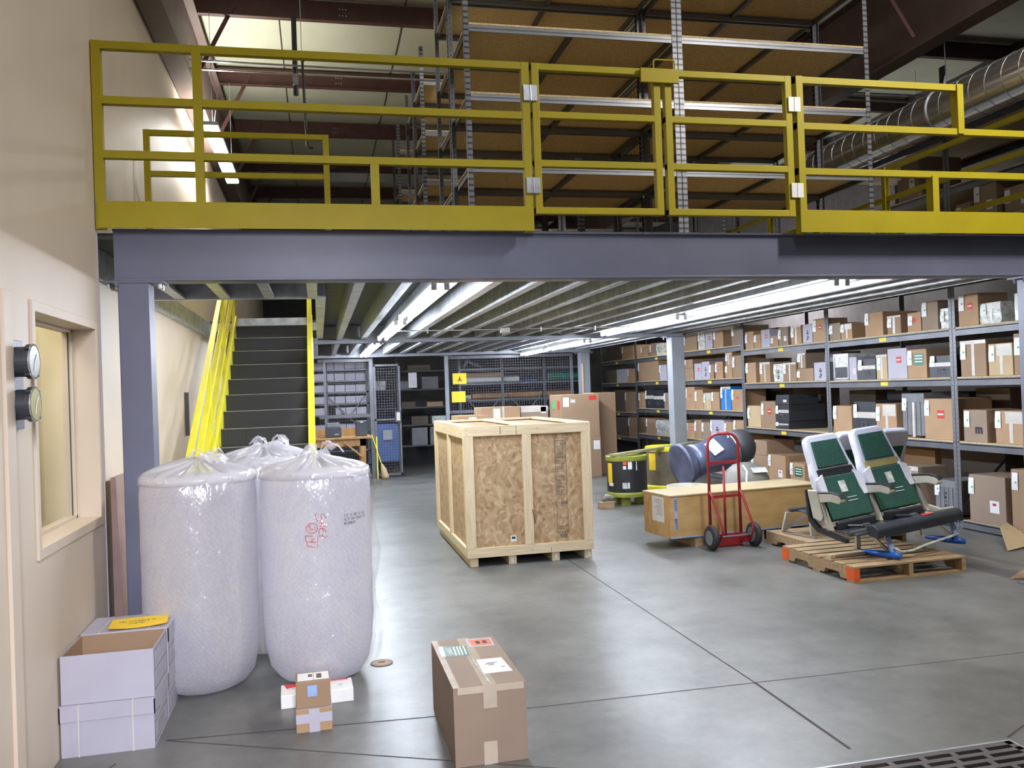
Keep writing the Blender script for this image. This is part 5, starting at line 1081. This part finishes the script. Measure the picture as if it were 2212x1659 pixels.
t = thing('wooden_offcut', 'short pale timber offcut under the seat feet on the pallet', 'timber', (4.26, 6.42, .1305), .1); MB().box(-.15, .2, -.03, .03, 0, .03).build('block', 'pinex', t, bevel=.003)
# ================================================================ TALL CARTONS AND CARTONS BEHIND THE CRATE
def tallbox(x0, x1, y0, y1, z0, z1, label, mat='card_b', stickers=()):
    t = thing('cardboard_box', label, 'box', ((x0+x1)/2, y0, z0)); W = x1-x0
    MB().box(-W/2, W/2, 0, y1-y0, 0, z1-z0).build('body', mat, t, bevel=.005)
    for (a, c, za, zb, mt_) in stickers: MB().box(-W/2+a, -W/2+c, -.0015, -.0003, za, zb).build('sticker', mt_, t)
    return t
tallbox(4.25, 4.97, 14.8, 15.6, .0, .735, 'big brown carton, lower of the tall stack behind the black drum', 'card_bb', [(.58, .70, .5, .66, 'paper')])
tb = tallbox(4.25, 4.96, 14.8, 15.6, .737, 1.505, 'big brown carton with red label, upper of the tall stack', 'card_bb', [(.03, .14, .55, .72, 'paper'), (.52, .66, .66, .74, 'red'), (.17, .26, .62, .68, 'tapep')])
for (ya, yb, mt_) in ((.12, .26, 'red'), (.45, .6, 'ltgreen')): MB().box(-.3565, -.3555, ya, yb, .5, .66).build('sticker', mt_, tb)
tallbox(5.0, 5.42, 15.2, 15.9, 0, 1.52, 'tall dark brown carton right of the stacked pair', 'card_bb', [(.03, .10, .85, 1.1, 'card_d'), (.04, .1, .25, .5, 'card_d')])
tallbox(4.02, 4.24, 15.0, 15.6, 0, 1.08, 'narrow brown carton left of the tall stack', 'card_b')
tallbox(1.76, 2.16, 11.0, 11.6, 0, 1.31, 'brown carton peeking over the crate, left one', 'card_b', [(.14, .24, 1.2, 1.29, 'paper')])
tallbox(2.24, 2.80, 11.9, 12.5, 0, 1.39, 'brown carton with white tag peeking over the crate, middle one', 'card_b', [(.17, .27, 1.22, 1.37, 'paper'), (.3, .33, 1.1, 1.39, 'tapep')])
tallbox(2.82, 3.23, 11.95, 12.6, 0, 1.38, 'film wrapped carton peeking over the crate, right one', 'card_c1', [(.3, .38, 1.28, 1.37, 'paper'), (0, .4, 1.3, 1.38, 'tapep')])
tag(MB().lathe([(.028, .0), (.028, 2.10)], (5.12, 16.2, 0), 12).build('cardboard_tube', 'card_c1', smooth=False), 'tall cardboard tube standing behind the tall cartons', 'tube')
# ================================================================ MESH CAGE
cg = thing('mesh_cage', 'grey wire mesh cage wall with posts and mid rail at the back', 'cage', (2.5, 16.85, 0)); O = (2.5, 16.85, 0)
for x, w_ in ((.10, .05), (.97, .075), (2.46, .07), (5.05, .05)): MB(O).box(x, x+w_, 16.81, 16.87, 0, 2.34).build('post', 'rack', cg)
for (x0, x1) in ((.0, .97), (2.53, 5.1)):
    for z in (1.2, 2.28, .03): MB(O).box(x0, x1, 16.83, 16.86, z, z+.06).build('rail', 'rack', cg)
    b = MB(O); x = x0+.02
    while x < x1: b.box(x, x+.0028, 16.835, 16.838, .05, 2.3); x += .052
    z = .1
    while z < 2.3: b.box(x0, x1, 16.839, 16.842, z, z+.0028); z += .052
    b.build('wire_mesh', 'mesh', cg)
dg_ = thing('cage_door', 'mesh cage door with blue lower panel and lock plate', 'gate', (1.3, 16.85, 0)); O = (1.3, 16.85, 0)
for x in (1.05, 1.53): MB(O).box(x, x+.035, 16.80, 16.83, .05, 2.22).build('door_stile', 'rack', dg_)
for z in (.05, 1.12, 2.18): MB(O).box(1.05, 1.565, 16.80, 16.83, z, z+.035).build('door_rail', 'rack', dg_)
b = MB(O); x = 1.09
while x < 1.53: b.box(x, x+.0028, 16.81, 16.813, .08, 2.2); x += .052
z = .1
while z < 2.2: b.box(1.08, 1.53, 16.814, 16.817, z, z+.0028); z += .052
b.build('wire_mesh', 'mesh', dg_)
MB(O).box(1.09, 1.50, 16.83, 16.835, .32, 1.05).build('blue_panel', 'bluep', dg_); MB(O).box(1.20, 1.38, 16.795, 16.8, .74, .93).build('paper_notice', 'greyp', dg_)
MB(O).box(1.44, 1.56, 16.775, 16.80, 1.08, 1.30).build('lock_box', 'rackdark', dg_); MB(O).box(1.47, 1.54, 16.765, 16.775, 1.11, 1.27).build('lock_plate', 'tapep', dg_)
for i, (x, z, lb) in enumerate(((2.60, 1.78, 'upper yellow sign with dark symbol hung on the mesh'), (2.57, 1.42, 'lower yellow sign hung on the mesh'))):
    t = thing('hanging_sign', lb, 'sign', (x, 16.78, z)); MB().box(0, .275, -.006, 0, 0, .215).build('sign_plate', 'yellowpaper', t)
    if i == 0:
        b = MB(); b.tube([(.10, -.008, .05), (.14, -.008, .12), (.18, -.008, .05)], .007, 6); b.tube([(.14, -.008, .06), (.14, -.008, .15)], .006, 6); b.build('sign_symbol', 'ink', t)
    b = MB(); b.bar((.02, -.007, .03), (.12, -.007, .09), .004, .002); b.bar((.15, -.007, .18), (.25, -.007, .15), .004, .002); b.build('plastic_glint', 'film', t)
# white panel box in the doorway
tag(MB().box(1.78, 1.95, 17.3, 17.36, 1.74, 2.05).build('metal_panel_box', 'silver', bevel=.004), 'small metal box hanging inside the cage doorway', 'box')
# file shelving behind the mesh
sh = thing('file_shelving', 'grey shelving behind the mesh holding rows of white file boxes', 'shelving', (.45, 17.6, 0)); O = (.45, 17.6, 0)
for x in (-.35, .14, .95): MB(O).box(x, x+.04, 17.55, 17.6, 0, 2.34).build('post', 'rackdark', sh)
rowz = [2.18, 1.96, 1.73, 1.50, 1.27, .93, .55, .25]
for z in rowz: MB(O).box(-.35, .99, 17.55, 17.95, z-.05, z-.02).build('shelf', 'rack', sh)
for (p, q_) in (((.18, 17.54, 1.62), (.62, 17.54, 1.16)), ((.92, 17.54, 1.62), (.55, 17.54, 1.16)), ((.45, 17.54, 1.3), (.8, 17.54, 1.0))): MB(O).bar(p, q_, .02, .03, (0, 1, 0)).build('diagonal_brace', 'rack', sh)
k = 0
for z in rowz[:6]:
    for i in range(6):
        x = -.30+i*.208
        if z in rowz[4:6] and i == 2: continue
        k += 1
        tag(MB().box(x, x+.196, 17.58, 17.9, z-.019, z+.12).build('file_box', 'white', bevel=.003), 'white file box on the shelving behind the mesh left of the cage door', 'file box', 'white file boxes on the shelving behind the mesh')
# shelving inside the doorway and right cage with rolls and tubes
sh = thing('steel_shelving', 'dark shelving with rolled goods behind the right mesh panel', 'shelving', (4, 18.4, 0)); O = (4, 18.4, 0)
for x in (2.98, 3.93, 4.88, 5.75): MB(O).box(x, x+.05, 18.38, 18.43, 0, 2.75).build('post', 'rack', sh)
for x0, x1, zz in ((2.98, 5.8, (2.12, 1.80, 1.44, 1.0, .5)),):
    for z in zz: MB(O).box(x0, x1, 18.39, 18.42, z-.04, z).build('shelf_beam', 'rack', sh); MB(O).box(x0, x1, 18.42, 19.2, z-.02, z).build('shelf_board', 'rackdark', sh)
for (p, q_) in (((3.10, 1.50), (3.45, 1.12)), ((3.9, 1.50), (3.6, 1.12)), ((4.05, 1.55), (4.4, 1.15)), ((4.85, 1.55), (4.5, 1.15))): MB(O).bar((p[0], 18.36, p[1]), (q_[0], 18.36, q_[1]), .02, .04, (0, 1, 0)).build('diagonal_brace', 'rack', sh)
def rollh(x0, x1, z, r, mat, nm_, label, cat): tag(MB().tube([(x0, 18.5, z), (x1, 18.5, z)], r, 14).build(nm_, mat), label, cat)
rollh(3.0, 4.35, 1.87, .065, 'paper', 'paper_roll', 'white paper roll on the shelf behind the mesh', 'roll'); rollh(3.0, 4.0, 1.985, .045, 'card_b', 'cardboard_tube', 'brown cardboard tube on top of the white paper roll', 'tube')
rollh(5.02, 5.7, 1.90, .095, 'green', 'green_roll', 'green wrapped roll on the shelf at right behind the mesh', 'roll')
rollh(3.28, 5.6, 1.515, .07, 'mustardwood', 'long_tube', 'long amber tube lying on the middle shelf behind the mesh', 'tube'); rollh(3.0, 3.25, 1.495, .05, 'film', 'plastic_roll', 'grey plastic roll at the left end of the long amber tube', 'roll')
tag(MB().box(4.42, 4.75, 18.45, 18.7, 1.80, 1.86).build('blue_pack', 'bluep', bevel=.01), 'flat blue pack on the shelf behind the mesh', 'pack')
tag(MB().tube([(3.1, 18.5, 2.12), (3.2, 18.5, 2.30), (3.35, 18.5, 2.22), (3.5, 18.5, 2.16)], [.03, .06, .05, .03], 8).build('grey_bundle', 'greyp', smooth=True), 'crumpled grey bundle on the top shelf behind the mesh', 'bundle')
sh = thing('steel_shelving', 'dim shelving with cartons seen through the cage doorway', 'shelving', (2.1, 18.6, 0)); O = (2.1, 18.6, 0)
for x in (1.15, 1.65, 2.75): MB(O).box(x, x+.04, 18.58, 18.62, 0, 2.5).build('post', 'rackdark', sh)
for z in (2.12, 1.72, 1.33, .95, .5): MB(O).box(1.15, 2.79, 18.58, 19.0, z-.03, z).build('shelf', 'rackdark', sh)
for i, (x, w_, z, h, mt_, lb) in enumerate(((1.2, .22, 1.72, .2, 'film', 'wrapped bundle on dim shelf inside cage door, left'), (1.68, .3, 1.72, .18, 'greyp', 'grey carton on dim shelf inside cage door'), (2.2, .36, 1.72, .26, 'greyp', 'grey carton on dim shelf right of the metal box'), (1.95, .36, .95, .18, 'card_d', 'brown carton on low dim shelf in the doorway'), (2.4, .3, .95, .17, 'film', 'pale carton on low dim shelf in the doorway'), (1.95, .34, .5, .38, 'greyp', 'left grey crate low in the cage doorway'), (2.35, .34, .5, .38, 'greyp', 'right grey crate low in the cage doorway'), (1.9, .5, 2.12, .12, 'card_d', 'loose goods on the top dim shelf in the doorway'), (1.75, .3, 1.33, .12, 'card_d', 'low carton on the middle dim shelf in the doorway'), (2.3, .35, 1.33, .1, 'card_b', 'flat carton on the middle dim shelf in the doorway'))):
    tag(MB().box(x, x+w_, 18.6, 18.9, z+.001, z+h).build('cardboard_box' if 'carton' in lb or 'crate' in lb else 'goods_bundle', mt_, bevel=.004), lb, 'box')
struct(MB().box(-1.3, 9.15, 19.6, 19.7, 0, 2.6).build('wall_cage_shade', 'darkwall'))  # dark sheet added to stand in for the shaded depth behind cage and rack
# ================================================================ WORKBENCH, BROOM
t = thing('workbench', 'wooden workbench with braced leg in front of the mesh', 'workbench', (.3, 15.6, 0)); O = (.3, 15.6, 0)
MB(O).box(-.35, .91, 15.55, 16.3, .85, .885).build('bench_top', 'mustardwood', t, bevel=.003); MB(O).box(-.3, .80, 15.6, 15.64, .72, .849).build('apron', 'mustardwood', t)
MB(O).box(-.35, .86, 16.26, 16.3, .886, 1.02).build('back_board', 'mustardwood', t)
for x in (.70, -.3):
    for y in (15.6, 16.15): MB(O).box(x, x+.10, y, y+.09, 0, .849).build('leg', 'mustardwood', t)
MB(O).bar((.42, 15.59, .80), (.74, 15.59, .52), .03, .085, (0, 1, 0)).build('knee_brace', 'mustardwood', t); MB(O).box(-.3, .8, 15.65, 16.2, .18, .21).build('lower_shelf', 'mustardwood', t)
t = thing('toolbox', 'red toolbox on the lower shelf of the workbench', 'toolbox', (.54, 15.8, .211)); MB().box(-.19, .13, -.08, .15, 0, .17).build('body', 'red', t, bevel=.015); b = MB(); b.tube([(-.1, .03, .165), (-.1, .03, .2), (.06, .03, .2), (.06, .03, .165)], .008, 6); b.build('handle', 'case', t)
t = thing('printer', 'black printer on the workbench', 'printer', (.24, 15.8, .886)); MB().box(-.14, .14, -.12, .12, 0, .18).build('body', 'case', t, bevel=.012); MB().box(-.11, .11, -.08, .1, .18, .26).build('paper_feed', 'greyp', t, bevel=.008); MB().box(.02, .09, -.123, -.12, .05, .06).build('brand_mark', 'paper', t)
t = thing('speaker', 'black upright speaker box at the right end of the workbench', 'speaker', (.74, 15.85, .886)); MB().box(-.10, .10, -.1, .12, 0, .28).build('body', 'case', t, bevel=.012); MB().box(-.02, .03, -.103, -.1, .25, .262).build('status_light', 'paper', t)
t = thing('broom', 'broom leaning on the cage behind the workbench', 'broom', (1.14, 16.6, 0)); MB().tube([(.0, .02, .28), (-.16, .16, .85)], .010, 8).build('handle', 'yellowb', t)
MB().tube([(0, .02, .29), (.03, .01, .2), (.06, 0, .05), (.07, 0, .004)], [.018, .05, .075, .06], 12).build('bristles', 'card_l', t, smooth=True)
t = thing('yellow_pole', 'upright yellow pole with a foot plate beside the broom', 'pole', (1.05, 16.45, 0)); MB().box(-.012, .012, -.012, .012, .03, .83).build('shaft', 'yellowb', t); MB().box(-.03, .04, -.03, .03, 0, .03).build('foot', 'greyp', t)
tag(MB().box(-1.325, -1.29, 9.2, 9.24, 1.28, 1.72).build('wall_bracket', 'rackdark'), 'dark thin bracket on the wall behind the stair rails', 'bracket')
